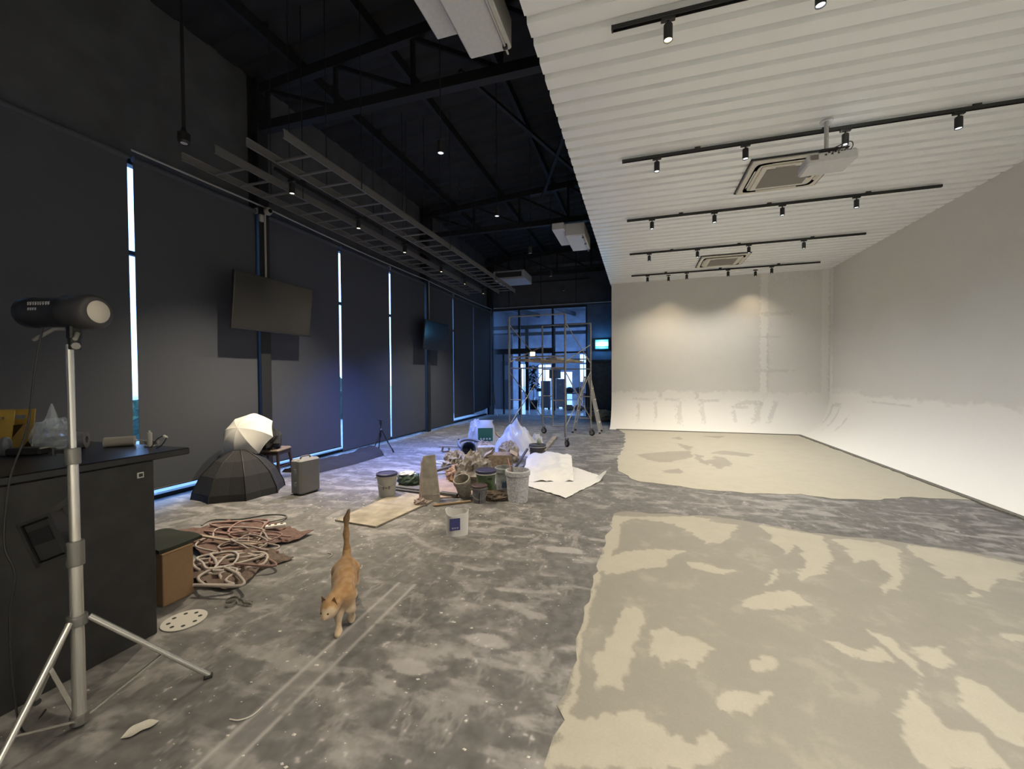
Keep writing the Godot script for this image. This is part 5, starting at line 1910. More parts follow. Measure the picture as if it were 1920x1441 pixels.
	put(st, "body", mat(lin(0.62, 0.60, 0.56), 0.5), ps)
	for i in 3:
		st = mb()
		box(st, Vector3(-0.05 + 0.05 * i, 0.031, 0), Vector3(0.022, 0.004, 0.018))
		put(st, "socket", M.slot, ps)
	# plywood sheet
	st = mb()
	slab(st, pairs([-2.93, -3.43, -2.42, -3.385, -2.27, -4.43, -2.87, -4.50]), 0.003, 0.018)
	tag(put(st, "plywood_sheet", M.ply, null), "pale plywood sheet lying flat on the floor behind the cat", "plywood")

# ---------------------------------------------------------------- pile of building materials
func bucket(o: Node3D, r0: float, r1: float, h: float, body: Material, lid = null, handle := true) -> void:
	var st := mb()
	if lid == null:
		lathe(st, [Vector2(0, 0.0), Vector2(r0, 0.0), Vector2(r1, h - 0.06), Vector2(r1 + 0.012, h - 0.055), Vector2(r1 + 0.012, h - 0.01), Vector2(r1 + 0.006, h), Vector2(r1 - 0.004, h), Vector2(r0 - 0.004, 0.012), Vector2(0, 0.012)], 32, Vector3.ZERO, true)
		put(st, "pail", body, o)
	else:
		lathe(st, [Vector2(0, 0.0), Vector2(r0, 0.0), Vector2(r1, h - 0.05), Vector2(r1 + 0.008, h - 0.045), Vector2(r1 + 0.008, h - 0.02), Vector2(r1, h - 0.02), Vector2(0, h - 0.025)], 32, Vector3.ZERO, true)
		put(st, "pail", body, o)
		st = mb()
		lathe(st, [Vector2(r1 + 0.011, h - 0.03), Vector2(r1 + 0.012, h - 0.004), Vector2(r1 + 0.006, h), Vector2(r1 - 0.012, h), Vector2(r1 - 0.016, h - 0.008), Vector2(0, h - 0.008)], 32, Vector3.ZERO, true)
		put(st, "lid", lid, o)
	if handle:
		st = mb()
		var pts := []
		for i in 13:
			var a := PI * i / 12.0
			pts.append(Vector3(cos(a) * (r1 + 0.014), h - 0.05 - sin(a) * 0.10, sin(a) * (r1 + 0.018)))
		tube(st, pts, 0.0025, 6)
		put(st, "bail", M.galv, o)
		for s in [-1, 1]:
			st = mb()
			cyl(st, Vector3(s * (r1 - 0.004), h - 0.05, 0), Vector3(s * (r1 + 0.02), h - 0.05, 0), 0.012, 0.012, 8)
			put(st, "ear", body, o)

func curved_label(r0: float, r1: float, h: float, y0: float, y1: float, a0: float, a1: float) -> SurfaceTool:
	var st := mb()
	st.set_smooth_group(1)
	var n := 10
	for i in n:
		var p := []
		for q in [[i, y0], [i, y1], [i + 1, y1], [i + 1, y0]]:
			var a := lerpf(a0, a1, float(q[0]) / n)
			var r := lerpf(r0, r1, float(q[1]) / h) + 0.0015
			p.append(Vector3(cos(a) * r, q[1], sin(a) * r))
		quad(st, p[0], p[1], p[2], p[3])
		quad(st, p[3], p[2], p[1], p[0])
	return st

func sack(called: String, label: String, category: String, at: Vector3, turn: float, size: Vector3, sd: int, m: Material, rough := 0.35, freq := 2.2) -> Node3D:
	var o := thing(called, label, category, at, turn)
	var st := mb()
	lump(st, size, sd, rough, freq, 30)
	put(st, "bag", m, o)
	return o

func facing(at: Vector3) -> float:
	# turn that points local +z at the camera's side of the room
	return atan2(-at.x, -at.z)

func build_pile() -> void:
	var st := mb()
	var white := mat(lin(0.50, 0.49, 0.47), 0.6, 0.0, "dirt", 0.7)
	var navy := mat(lin(0.035, 0.035, 0.09), 0.5, 0.0, "fine", 0.3)
	# lidded bucket with three dark characters
	var o := thing("lidded_bucket", "grey plastic bucket with a dark blue lid left of the upright folded board", "bucket", Vector3(-2.95, 0, -4.36), facing(Vector3(-2.95, 0, -4.36)))
	bucket(o, 0.095, 0.115, 0.285, mat(lin(0.36, 0.35, 0.32), 0.6, 0.0, "fine", 0.3), navy)
	for i in 3:
		st = mb()
		for q in [[0, 0.012, 0.024, 0.004], [0, -0.002, 0.028, 0.004], [0, -0.016, 0.02, 0.004], [0.0, 0.0, 0.004, 0.034]]:
			if i == 1 and q[1] == -0.016:
				continue
			box(st, Vector3(-0.04 + i * 0.032 + q[0], 0.125 + q[1], 0.104), Vector3(q[2], q[3], 0.003))
		put(st, "dark_character", M.black, o)
	# cut white pail with a blue label
	o = thing("cut_pail", "white open plastic pail with a blue label standing alone on the floor", "pail", Vector3(-1.62, 0, -3.50), facing(Vector3(-1.62, 0, -3.50)) + 0.15)
	var pm := mat(lin(0.60, 0.59, 0.58), 0.5, 0.0, "fine", 0.3)
	st = mb()
	var n := 40
	var prof := func(a: float, s: float) -> Vector2:
		# rounded square outline
		var c := cos(a)
		var d := sin(a)
		var k := pow(pow(absf(c), 3.2) + pow(absf(d), 3.2), -1.0 / 3.2)
		return Vector2(c, d) * k * s
	for i in n:
		var a0 := TAU * i / n
		var a1 := TAU * (i + 1) / n
		var h0 := 0.205 + 0.014 * sin(a0 * 2.0 + 0.6) + 0.004 * sin(a0 * 5.0)
		var h1 := 0.205 + 0.014 * sin(a1 * 2.0 + 0.6) + 0.004 * sin(a1 * 5.0)
		var p0: Vector2 = prof.call(a0, 0.097)
		var p1: Vector2 = prof.call(a1, 0.097)
		var q0: Vector2 = prof.call(a0, 0.104)
		var q1: Vector2 = prof.call(a1, 0.104)
		st.set_smooth_group(1)
		quad(st, Vector3(p0.x, 0, p0.y), Vector3(p1.x, 0, p1.y), Vector3(q1.x, h1, q1.y), Vector3(q0.x, h0, q0.y))
		st.set_smooth_group(2)
		quad(st, Vector3(q0.x, h0, q0.y) * Vector3(0.97, 1, 0.97), Vector3(q1.x, h1, q1.y) * Vector3(0.97, 1, 0.97), Vector3(p1.x * 0.97, 0.01, p1.y * 0.97), Vector3(p0.x * 0.97, 0.01, p0.y * 0.97))
		st.set_smooth_group(-1)
		quad(st, Vector3(q0.x, h0, q0.y), Vector3(q1.x, h1, q1.y), Vector3(q1.x, h1, q1.y) * Vector3(0.97, 1, 0.97), Vector3(q0.x, h0, q0.y) * Vector3(0.97, 1, 0.97))
		st.add_vertex(Vector3(0, 0.01, 0)); st.add_vertex(Vector3(p0.x * 0.97, 0.01, p0.y * 0.97)); st.add_vertex(Vector3(p1.x * 0.97, 0.01, p1.y * 0.97))
		st.add_vertex(Vector3(0, 0, 0)); st.add_vertex(Vector3(p1.x, 0, p1.y)); st.add_vertex(Vector3(p0.x, 0, p0.y))
	put(st, "pail", pm, o)
	st = mb()
	box(st, Vector3(-0.035, 0.115, 0.1025), Vector3(0.095, 0.11, 0.002), Basis(Vector3.RIGHT, 0.034))
	put(st, "blue_label", mat(lin(0.035, 0.04, 0.16), 0.5), o)
	st = mb()
	for i in 3:
		box(st, Vector3(-0.055 + 0.022 * i, 0.082, 0.1025), Vector3(0.015, 0.012, 0.002), Basis(Vector3.RIGHT, 0.034))
	put(st, "label_print", mat(lin(0.3, 0.3, 0.42), 0.5), o)
	# big mixing bucket
	o = thing("mixing_bucket", "large white plaster-stained bucket in front of the white tarp", "bucket", Vector3(-1.36, 0, -4.62))
	bucket(o, 0.115, 0.135, 0.36, mat(lin(0.62, 0.63, 0.67), 0.65, 0.0, "dirt", 0.25), null, false)
	st = mb()
	lathe(st, [Vector2(0.118, 0.10), Vector2(0, 0.105)], 28)
	put(st, "plaster_rest", mat(lin(0.30, 0.29, 0.27), 0.9), o)
	o = thing("mixing_stick", "pink and white stirring stick standing in the large bucket", "stick", Vector3(-1.36, 0, -4.62))
	st = mb()
	cyl(st, Vector3(-0.04, 0.11, -0.03), Vector3(-0.15, 0.47, -0.09), 0.009, 0.008, 8)
	put(st, "shaft", mat(lin(0.42, 0.22, 0.22), 0.6), o)
	o = thing("trowel", "grey trowel handle sticking out of the large bucket", "trowel", Vector3(-1.36, 0, -4.62))
	st = mb()
	cyl(st, Vector3(-0.03, 0.12, 0.02), Vector3(-0.07, 0.40, 0.0), 0.012, 0.014, 8)
	put(st, "handle", mat(lin(0.13, 0.13, 0.14), 0.6), o)
	# green bucket and small grey bucket
	o = thing("green_bucket", "green printed bucket with a dark lid beside the large bucket", "bucket", Vector3(-1.78, 0, -4.68), facing(Vector3(-1.78, 0, -4.68)))
	bucket(o, 0.10, 0.118, 0.325, mat(lin(0.10, 0.16, 0.075), 0.6, 0.0, "dirt", 0.4), navy, false)
	put(curved_label(0.10, 0.118, 0.325, 0.10, 0.21, 0.9, 1.7), "label", mat(lin(0.18, 0.27, 0.10), 0.5, 0.0, "dirt", 0.2), o)
	st = mb()
	box(st, Vector3(0.045, 0.235, 0.108), Vector3(0.06, 0.022, 0.012), Basis(), 0.004)
	put(st, "grip_hole", M.slot, o)
	st = mb()
	lathe(st, [Vector2(0.127, 0.275), Vector2(0.130, 0.277), Vector2(0.130, 0.288), Vector2(0.127, 0.29)], 28)
	put(st, "rim_band", white, o)
	o = thing("paint_tin", "small grey paint tin with a brown lid in front of the green bucket", "tin", Vector3(-1.77, 0, -4.44), facing(Vector3(-1.77, 0, -4.44)))
	bucket(o, 0.072, 0.080, 0.20, mat(lin(0.16, 0.155, 0.17), 0.5, 0.0, "dirt", 0.5), mat(lin(0.05, 0.032, 0.035), 0.5), true)
	put(curved_label(0.072, 0.080, 0.20, 0.01, 0.145, 1.45, 1.55), "stripe", white, o)
	put(curved_label(0.072, 0.080, 0.20, 0.01, 0.145, 1.56, 1.66), "stripe", M.black, o)
	st = mb()
	lathe(st, [Vector2(0.0885, 0.165), Vector2(0.091, 0.167), Vector2(0.091, 0.177), Vector2(0.0885, 0.179)], 28)
	put(st, "rim_band", white, o)
	# blue and white pail behind
	o = thing("blue_pail", "white pail with a blue label half hidden behind the large bucket", "pail", Vector3(-1.64, 0, -4.98), facing(Vector3(-1.64, 0, -4.98)))
	bucket(o, 0.10, 0.115, 0.30, mat(lin(0.34, 0.37, 0.38), 0.6, 0.0, "dirt", 0.5), null, false)
	put(curved_label(0.10, 0.115, 0.30, 0.06, 0.20, 0.8, 1.9), "label", mat(lin(0.06, 0.11, 0.2), 0.5), o)
	# dark bucket farther back
	o = thing("dark_bucket", "dark grey bucket with a closed lid right of the white plastic bag", "bucket", Vector3(-1.68, 0, -6.92))
	bucket(o, 0.125, 0.135, 0.28, mat(lin(0.075, 0.07, 0.07), 0.6, 0.0, "dirt", 0.5), mat(lin(0.045, 0.043, 0.045), 0.5), true)
	st = mb()
	lathe(st, [Vector2(0.145, 0.235), Vector2(0.148, 0.237), Vector2(0.148, 0.248), Vector2(0.145, 0.25)], 28)
	put(st, "rim_band", mat(lin(0.3, 0.3, 0.29), 0.6), o)
	o = thing("green_bottle", "pale green bottle standing on the dark bucket", "bottle", Vector3(-1.66, 0.272, -6.95))
	st = mb()
	lathe(st, [Vector2(0, 0), Vector2(0.035, 0), Vector2(0.036, 0.06), Vector2(0.03, 0.08), Vector2(0.012, 0.095), Vector2(0.012, 0.11), Vector2(0, 0.11)], 16)
	put(st, "bottle", mat(lin(0.24, 0.30, 0.20), 0.3), o)
	# upright folded board tied with string
	o = thing("folded_board", "tall grey folded paper board standing upright beside the plywood", "board", Vector3(-2.36, 0, -4.33), facing(Vector3(-2.36, 0, -4.33)) - 0.2)
	st = mb()
	st.set_smooth_group(-1)
	var f4 := [Vector3(-0.10, 0.0, 0.06), Vector3(0.13, 0.0, 0.06), Vector3(0.075, 0.54, 0.0), Vector3(-0.065, 0.52, 0.0)]
	var b4 := [Vector3(-0.13, 0.0, -0.07), Vector3(0.12, 0.0, -0.08), Vector3(0.07, 0.54, -0.012), Vector3(-0.07, 0.52, -0.012)]
	quad(st, f4[0], f4[3], f4[2], f4[1])
	quad(st, b4[0], b4[1], b4[2], b4[3])
	for i in 4:
		var j := (i + 1) % 4
		quad(st, f4[i], f4[j], b4[j], b4[i])
	put(st, "board", M.paper_dust, o)
	st = mb()
	box(st, Vector3(0.015, 0.075, 0.056), Vector3(0.235, 0.008, 0.008), Basis(Vector3.FORWARD, -0.12))
	put(st, "fold_ridge", M.paper_dust, o)
	st = mb()
	tube(st, smooth_path([Vector3(-0.068, 0.50, 0.0), Vector3(-0.09, 0.3, 0.04), Vector3(-0.098, 0.06, 0.06), Vector3(-0.06, 0.03, 0.09), Vector3(-0.10, 0.012, 0.12)], 4), 0.006, 6)
	put(st, "string", mat(lin(0.33, 0.24, 0.21), 0.8), o)
	st = mb()
	tube(st, smooth_path([Vector3(-0.085, 0.46, 0.02), Vector3(-0.07, 0.2, 0.055), Vector3(-0.075, 0.05, 0.075), Vector3(-0.03, 0.02, 0.11)], 4), 0.006, 6)
	put(st, "string", mat(lin(0.40, 0.30, 0.27), 0.8), o)
	sack("rope_bundle", "small pinkish bundle of rope at the foot of the folded board", "rope", Vector3(-2.37, 0, -4.14), 0.2, Vector3(0.13, 0.09, 0.10), 9, mat(lin(0.36, 0.27, 0.24), 0.9, 0.0, "dirt", 0.2), 0.6, 5.0)
	# pinkish sheet under the pile and green packet
	st = mb()
	slab(st, pairs([-2.78, -4.95, -2.30, -4.42, -1.95, -4.60, -2.0, -5.3, -2.5, -5.75]), 0.002, 0.012)
	tag(put(st, "pink_board", mat(lin(0.36, 0.27, 0.22), 0.85, 0.0, "blotch", 0.5), null), "pinkish cardboard sheet flat under the pile of sacks", "cardboard")
	o = sack("green_packet", "dark green packet with a white top between the blue lidded bucket and the folded board", "packet", Vector3(-2.98, 0, -4.92), 0.3, Vector3(0.30, 0.20, 0.2), 15, mat(lin(0.03, 0.055, 0.035), 0.6), 0.3)
	st = mb()
	lump(st, Vector3(0.2, 0.06, 0.12), 16, 0.5, 3.0, 18)
	put(st, "white_top", mat(lin(0.55, 0.55, 0.55), 0.6), o, Vector3(-0.02, 0.13, 0.02))
	for k in 3:
		st = mb()
		var zz: float = [-4.58, -4.50, -4.50][k]
		if k == 0:
			cyl(st, Vector3(-3.05, 0.02, -4.68), Vector3(-2.5, 0.02, -4.62), 0.018, 0.018, 12)
		elif k == 1:
			cyl(st, Vector3(-3.02, 0.016, -4.60), Vector3(-2.5, 0.016, -4.54), 0.014, 0.014, 12)
		else:
			box(st, Vector3(-2.20, 0.032, zz - 0.03), Vector3(0.24, 0.04, 0.05), Basis(Vector3.UP, -0.15), 0.004)
		tag(put(st, "pipe", mat(lin(0.09, 0.09, 0.09), 0.5, 0.3), null), ["dark pipe on the floor behind the plywood, farther one", "dark pipe on the floor behind the plywood, nearer one", "black metal bar on the floor right of the folded board"][k], "pipe")
	st = mb()
	bar(st, Vector3(-2.20, 0.014, -4.13), Vector3(-1.86, 0.014, -4.40), 0.025, 0.016)
	tag(put(st, "wooden_stick", M.wood, null), "brown wooden stick on the floor left of the paint tin", "stick")
	# sacks and bags of the heap
	sack("plaster_sack", "large dusty grey sack on the left of the heap", "sack", Vector3(-2.74, 0.0, -5.90), 0.6, Vector3(0.38, 0.34, 0.36), 21, M.sack_tan, 0.5, 2.0)
	sack("peach_sack", "peach coloured paper sack lying in front of the heap", "sack", Vector3(-2.42, 0.012, -5.28), -0.5, Vector3(0.36, 0.22, 0.28), 22, mat(lin(0.46, 0.30, 0.19), 0.85, 0.0, "dirt", 0.6), 0.5, 2.2)
	sack("paper_sack", "pale tan torn paper sack in the middle of the heap", "sack", Vector3(-2.36, 0.0, -5.68), 0.9, Vector3(0.30, 0.38, 0.26), 23, mat(lin(0.40, 0.35, 0.28), 0.85, 0.0, "dirt", 0.6), 0.55, 2.4)
	sack("crumpled_sack", "crumpled grey-brown sack behind the paint tin", "sack", Vector3(-2.08, 0.012, -5.05), 0.3, Vector3(0.46, 0.42, 0.32), 24, M.sack_grey, 0.6, 2.6)
	o = thing("tipped_pail", "dusty beige pail tipped against the crumpled sack", "pail", Vector3(-2.02, 0.02, -4.60), 0.4)
	var tip := Node3D.new()
	bucket(o, 0.075, 0.092, 0.24, mat(lin(0.34, 0.31, 0.26), 0.8, 0.0, "dirt", 0.4), null, false)
	o.rotation = Vector3(0.35, 0.6, 0.25)
	tip.free()
	sack("mud_heap", "low brown heap of mortar beside the paint tin", "mortar", Vector3(-1.66, 0.0, -4.60), 0.0, Vector3(0.36, 0.12, 0.22), 25, mat(lin(0.15, 0.11, 0.085), 0.95, 0.0, "dirt", 0.3), 0.4, 3.0)
	o = thing("brick_box", "open brown cardboard box in the heap behind the green bucket", "box", Vector3(-2.08, 0, -6.14), 0.25)
	st = mb()
	box(st, Vector3(0, 0.12, 0), Vector3(0.36, 0.24, 0.28), Basis(), 0.004)
	put(st, "carton", mat(lin(0.32, 0.24, 0.16), 0.85, 0.0, "dirt", 0.5), o)
	for s in [-1, 1]:
		st = mb()
		box(st, Vector3(s * 0.2, 0.25, 0), Vector3(0.13, 0.005, 0.27), Basis(Vector3.FORWARD, s * 0.5))
		put(st, "flap", mat(lin(0.34, 0.26, 0.18), 0.85), o)
	o = thing("white_box", "pale square box on top of the heap", "box", Vector3(-2.46, 0.11, -6.50), 0.35)
	st = mb()
	box(st, Vector3(0, 0.085, 0), Vector3(0.29, 0.17, 0.20), Basis(), 0.006)
	put(st, "carton", mat(lin(0.52, 0.50, 0.47), 0.8, 0.0, "dirt", 0.6), o)
	sack("under_sack", "tan sack under the pale square box", "sack", Vector3(-2.46, 0.0, -6.50), 0.1, Vector3(0.36, 0.13, 0.28), 26, M.sack_tan, 0.3, 2.0)
	o = thing("hand_trowel", "grey hand trowel leaning on the pale square box", "trowel", Vector3(-2.36, 0.10, -6.34), 0.3)
	st = mb()
	box(st, Vector3(0.03, 0.12, 0), Vector3(0.06, 0.16, 0.01), Basis(Vector3.FORWARD, 0.7))
	put(st, "blade", M.galv, o)
	st = mb()
	cyl(st, Vector3(-0.03, 0.06, 0), Vector3(-0.09, 0.01, 0.01), 0.014, 0.014, 8)
	put(st, "handle", M.wood, o)
	o = thing("blue_bucket", "dark blue bucket lying on its side in the heap", "bucket", Vector3(-2.92, 0.13, -6.66), 0.5)
	bucket(o, 0.09, 0.12, 0.26, mat(lin(0.06, 0.09, 0.15), 0.6, 0.0, "dirt", 0.4), null, false)
	o.rotation = Vector3(1.2, 0.7, 0.0)
	sack("cement_sack", "tan paper sack standing behind the pale square box", "sack", Vector3(-2.76, 0.0, -7.12), 0.3, Vector3(0.34, 0.30, 0.30), 27, mat(lin(0.42, 0.33, 0.23), 0.85, 0.0, "dirt", 0.6), 0.4, 2.0)
	sack("dust_sack", "dusty beige sack right of the pale square box", "sack", Vector3(-2.14, 0.0, -6.72), 0.3, Vector3(0.34, 0.38, 0.32), 28, mat(lin(0.44, 0.40, 0.35), 0.85, 0.0, "dirt", 0.6), 0.5, 2.4)
	# white woven bag with a green label, and the tote beside it
	var gp := Vector3(-3.02, 0.0, -7.93)
	o = thing("labelled_bag", "white woven bag with a big green label on top of the heap", "bag", gp, facing(gp))
	st = mb()
	var nz := FastNoiseLite.new()
	nz.seed = 4
	nz.frequency = 3.0
	var prof2 := [Vector3(0.17, 0.11, 0.0), Vector3(0.21, 0.13, 0.10), Vector3(0.205, 0.12, 0.28), Vector3(0.185, 0.10, 0.43), Vector3(0.14, 0.06, 0.51), Vector3(0.16, 0.03, 0.56)]
	st.set_smooth_group(1)
	for i in prof2.size() - 1:
		for k in 20:
			var q := []
			for w in [[i, k], [i, k + 1], [i + 1, k + 1], [i + 1, k]]:
				var p: Vector3 = prof2[w[0]]
				var a: float = TAU * (int(w[1]) % 20) / 20.0
				var wob := 1.0 + 0.12 * nz.get_noise_3d(cos(a), p.z * 3.0, sin(a))
				q.append(Vector3(cos(a) * p.x * wob, p.z, sin(a) * p.y * wob))
			quad(st, q[0], q[1], q[2], q[3])
	put(st, "bag", M.sack_white, o)
	st = mb()
	box(st, Vector3(0, 0.28, 0.142), Vector3(0.30, 0.27, 0.006), Basis(Vector3.RIGHT, 0.1), 0.002)
	var lb := put(st, "green_label", mat(lin(0.03, 0.14, 0.075), 0.5), o)
	for i in 4:
		st = mb()
		box(st, Vector3(-0.09 + 0.06 * i, 0.195, 0.154), Vector3(0.032, 0.032, 0.004), Basis(Vector3.FORWARD, 0.785))
		put(st, "label_mark", mat(lin(0.5, 0.55, 0.5), 0.5), lb)
	for i in 2:
		st = mb()
		box(st, Vector3(0, 0.35 - 0.045 * i, 0.142), Vector3(0.12, 0.014, 0.003))
		put(st, "label_line", mat(lin(0.07, 0.22, 0.12), 0.5), lb)
	st = mb()
	lump(st, Vector3(0.26, 0.62, 0.22), 36, 0.45, 2.5, 26)
	tag(put(st, "white_bag", M.sack_white, null, Vector3(-3.30, 0, -8.05)), "white plastic bag standing left of the green labelled bag", "bag")
	# big white plastic bag with a peak
	o = thing("plastic_sack", "big white plastic sack with a peaked top in the heap", "plastic bag", Vector3(-2.25, 0, -7.55))
	st = mb()
	var n2 := FastNoiseLite.new()
	n2.seed = 8
	n2.frequency = 2.4
	n2.fractal_type = FastNoiseLite.FRACTAL_RIDGED
	var g := []
	for i in 29:
		var row := []
		for j in 25:
			var x := lerpf(-0.46, 0.44, i / 28.0)
			var z := lerpf(-0.34, 0.34, j / 24.0)
			var rr := Vector2((x + 0.02) / 0.46, z / 0.34).length()
			var hgt := maxf(0.0, 1.0 - rr)
			var y := 0.58 * pow(hgt, 0.75) * (1.0 + 0.28 * n2.get_noise_2d(x * 2.0, z * 2.0)) + 0.004
			row.append(Vector3(x + 0.05 * n2.get_noise_2d(z * 3.0, 4.0), y, z))
		g.append(row)
	st.set_smooth_group(1)
	for i in 28:
		for j in 24:
			quad(st, g[i][j], g[i + 1][j], g[i + 1][j + 1], g[i][j + 1])
	put(st, "film", M.film, o)
	# white tarp: flat sheet with a folded, raised part
	o = thing("white_tarp", "white tarp spread and folded on the floor right of the heap", "tarp", Vector3.ZERO)
	st = mb()
	var corner := [Vector2(-1.50, -5.30), Vector2(-0.84, -4.83), Vector2(-0.44, -5.93), Vector2(-1.25, -6.80)]
	var low := func(u: float, v: float) -> Vector3:
		var p: Vector2 = corner[0].lerp(corner[1], u).lerp(corner[3].lerp(corner[2], u), v)
		var y := 0.010 + 0.02 * absf(nz.get_noise_2d(p.x * 1.3, p.y * 1.3)) + 0.10 * smoothstep(0.85, 1.0, u) * smoothstep(0.8, 1.0, v)
		return Vector3(p.x + 0.02 * nz.get_noise_2d(p.y * 2.0, 1.0), y, p.y)
	sheet(st, low, 28, 28, 0.003)
	put(st, "spread_sheet", M.sack_white, o)
	st = mb()
	var c2 := [Vector2(-1.54, -5.38), Vector2(-0.86, -5.62), Vector2(-1.08, -6.85), Vector2(-1.80, -6.75)]
	var hi := func(u: float, v: float) -> Vector3:
		var p: Vector2 = c2[0].lerp(c2[1], u).lerp(c2[3].lerp(c2[2], u), v)
		var y := 0.018 + smoothstep(0.0, 0.08, v) * 0.015 + smoothstep(-0.02, 0.1, v) * 0.085 * pow(sin(PI * clampf(u * 0.9 + 0.05, 0, 1)), 0.5) * (0.35 + 0.65 * smoothstep(0.0, 0.12, v)) + 0.05 * smoothstep(0.45, 0.75, v) + 0.05 * nz.get_noise_2d(p.x * 1.2, p.y * 1.2)
		return Vector3(p.x, y, p.y)
	sheet(st, hi, 26, 26, 0.006)
	put(st, "folded_layer", M.sack_white, o)
	# planks, rods, hoses and tools behind
	for k in 5:
		st = mb()
		match k:
			0: box(st, Vector3(-3.42, 0.09, -7.36), Vector3(0.64, 0.025, 0.10), Basis(Vector3.UP, 0.2))
			1: bar(st, Vector3(-1.75, 0.02, -7.5), Vector3(-1.90, 0.02, -9.6), 0.09, 0.03)
			2: bar(st, Vector3(-1.84, 0.02, -6.10), Vector3(-1.84, 0.2, -6.85), 0.03, 0.03)
			3: bar(st, Vector3(-3.9, 0.016, -10.8), Vector3(-3.15, 0.016, -9.2), 0.03, 0.03)
			4: bar(st, Vector3(-2.9, 0.05, -5.5), Vector3(-2.55, 0.14, -5.85), 0.05, 0.03)
		tag(put(st, "plank", [M.sack_grey, M.ply, mat(lin(0.06, 0.06, 0.07), 0.6), M.wood, mat(lin(0.10, 0.085, 0.07), 0.8)][k], null), ["grey plank across the left end of the heap", "long pale plank on the floor behind the dark bucket", "dark bar leaning on the dark bucket", "thin wooden lath behind the green labelled bag", "dark board end left of the peach sack"][k], "plank")
	st = mb()
	tube(st, smooth_path([Vector3(-2.95, 0.16, -7.55), Vector3(-3.2, 0.22, -7.5), Vector3(-3.36, 0.18, -7.42), Vector3(-3.3, 0.10, -7.3), Vector3(-3.05, 0.08, -7.2)], 6), 0.03, 10)
	tag(put(st, "vacuum_hose", mat(lin(0.12, 0.125, 0.13), 0.6), null), "thick grey hose bent over the left end of the heap", "hose")
	sack("grey_bundle", "grey bundle under the thick bent hose", "bundle", Vector3(-3.08, 0, -7.38), 0.0, Vector3(0.42, 0.18, 0.3), 29, mat(lin(0.13, 0.14, 0.16), 0.7), 0.4)
	o = thing("clamp_tool", "rusty clamp at the left tip of the grey plank", "clamp", Vector3(-3.56, 0, -7.22), 0.3)
	st = mb()
	tube(st, smooth_path([Vector3(-0.06, 0.10, 0), Vector3(-0.07, 0.02, 0.01), Vector3(0.0, 0.015, 0.02), Vector3(0.06, 0.03, 0.01), Vector3(0.05, 0.08, 0)], 5), 0.018, 8)
	put(st, "jaw", mat(lin(0.10, 0.075, 0.06), 0.7), o)
	o = thing("water_bottle", "clear water bottle standing on the blue lit floor left of the heap", "bottle", Vector3(-3.46, 0, -7.58))
	st = mb()
	lathe(st, [Vector2(0, 0), Vector2(0.036, 0), Vector2(0.037, 0.12), Vector2(0.03, 0.15), Vector2(0.014, 0.175), Vector2(0.014, 0.19)], 18)
	put(st, "bottle", M.clear, o)
	st = mb()
	lathe(st, [Vector2(0.016, 0.188), Vector2(0.016, 0.21), Vector2(0, 0.21)], 14, Vector3.ZERO, true)
	put(st, "cap", navy, o)
	st = mb()
	tube(st, smooth_path([Vector3(-3.30, 0.006, -5.95), Vector3(-3.05, 0.006, -6.1), Vector3(-3.0, 0.008, -6.3), Vector3(-3.15, 0.006, -6.4), Vector3(-3.3, 0.006, -6.3), Vector3(-3.1, 0.01, -6.2), Vector3(-2.9, 0.01, -6.35)], 6), 0.010, 6)
	tag(put(st, "extension_lead", mat(lin(0.55, 0.55, 0.57), 0.6), null), "white cord curled on the floor left of the large dusty sack", "cord")
	sack("white_offcut", "white crumpled scrap right of the plastic sack", "scrap", Vector3(-1.95, 0, -7.95), 0.0, Vector3(0.22, 0.34, 0.2), 33, M.sack_white, 0.6, 3.0)

# ---------------------------------------------------------------- scaffold and ladder
func pole(o: Node3D, called: String, a: Vector3, b: Vector3, r: float, m: Material) -> MeshInstance3D:
	var st := mb()
	cyl(st, a, b, r, r, 10)
	return put(st, called, m, o)

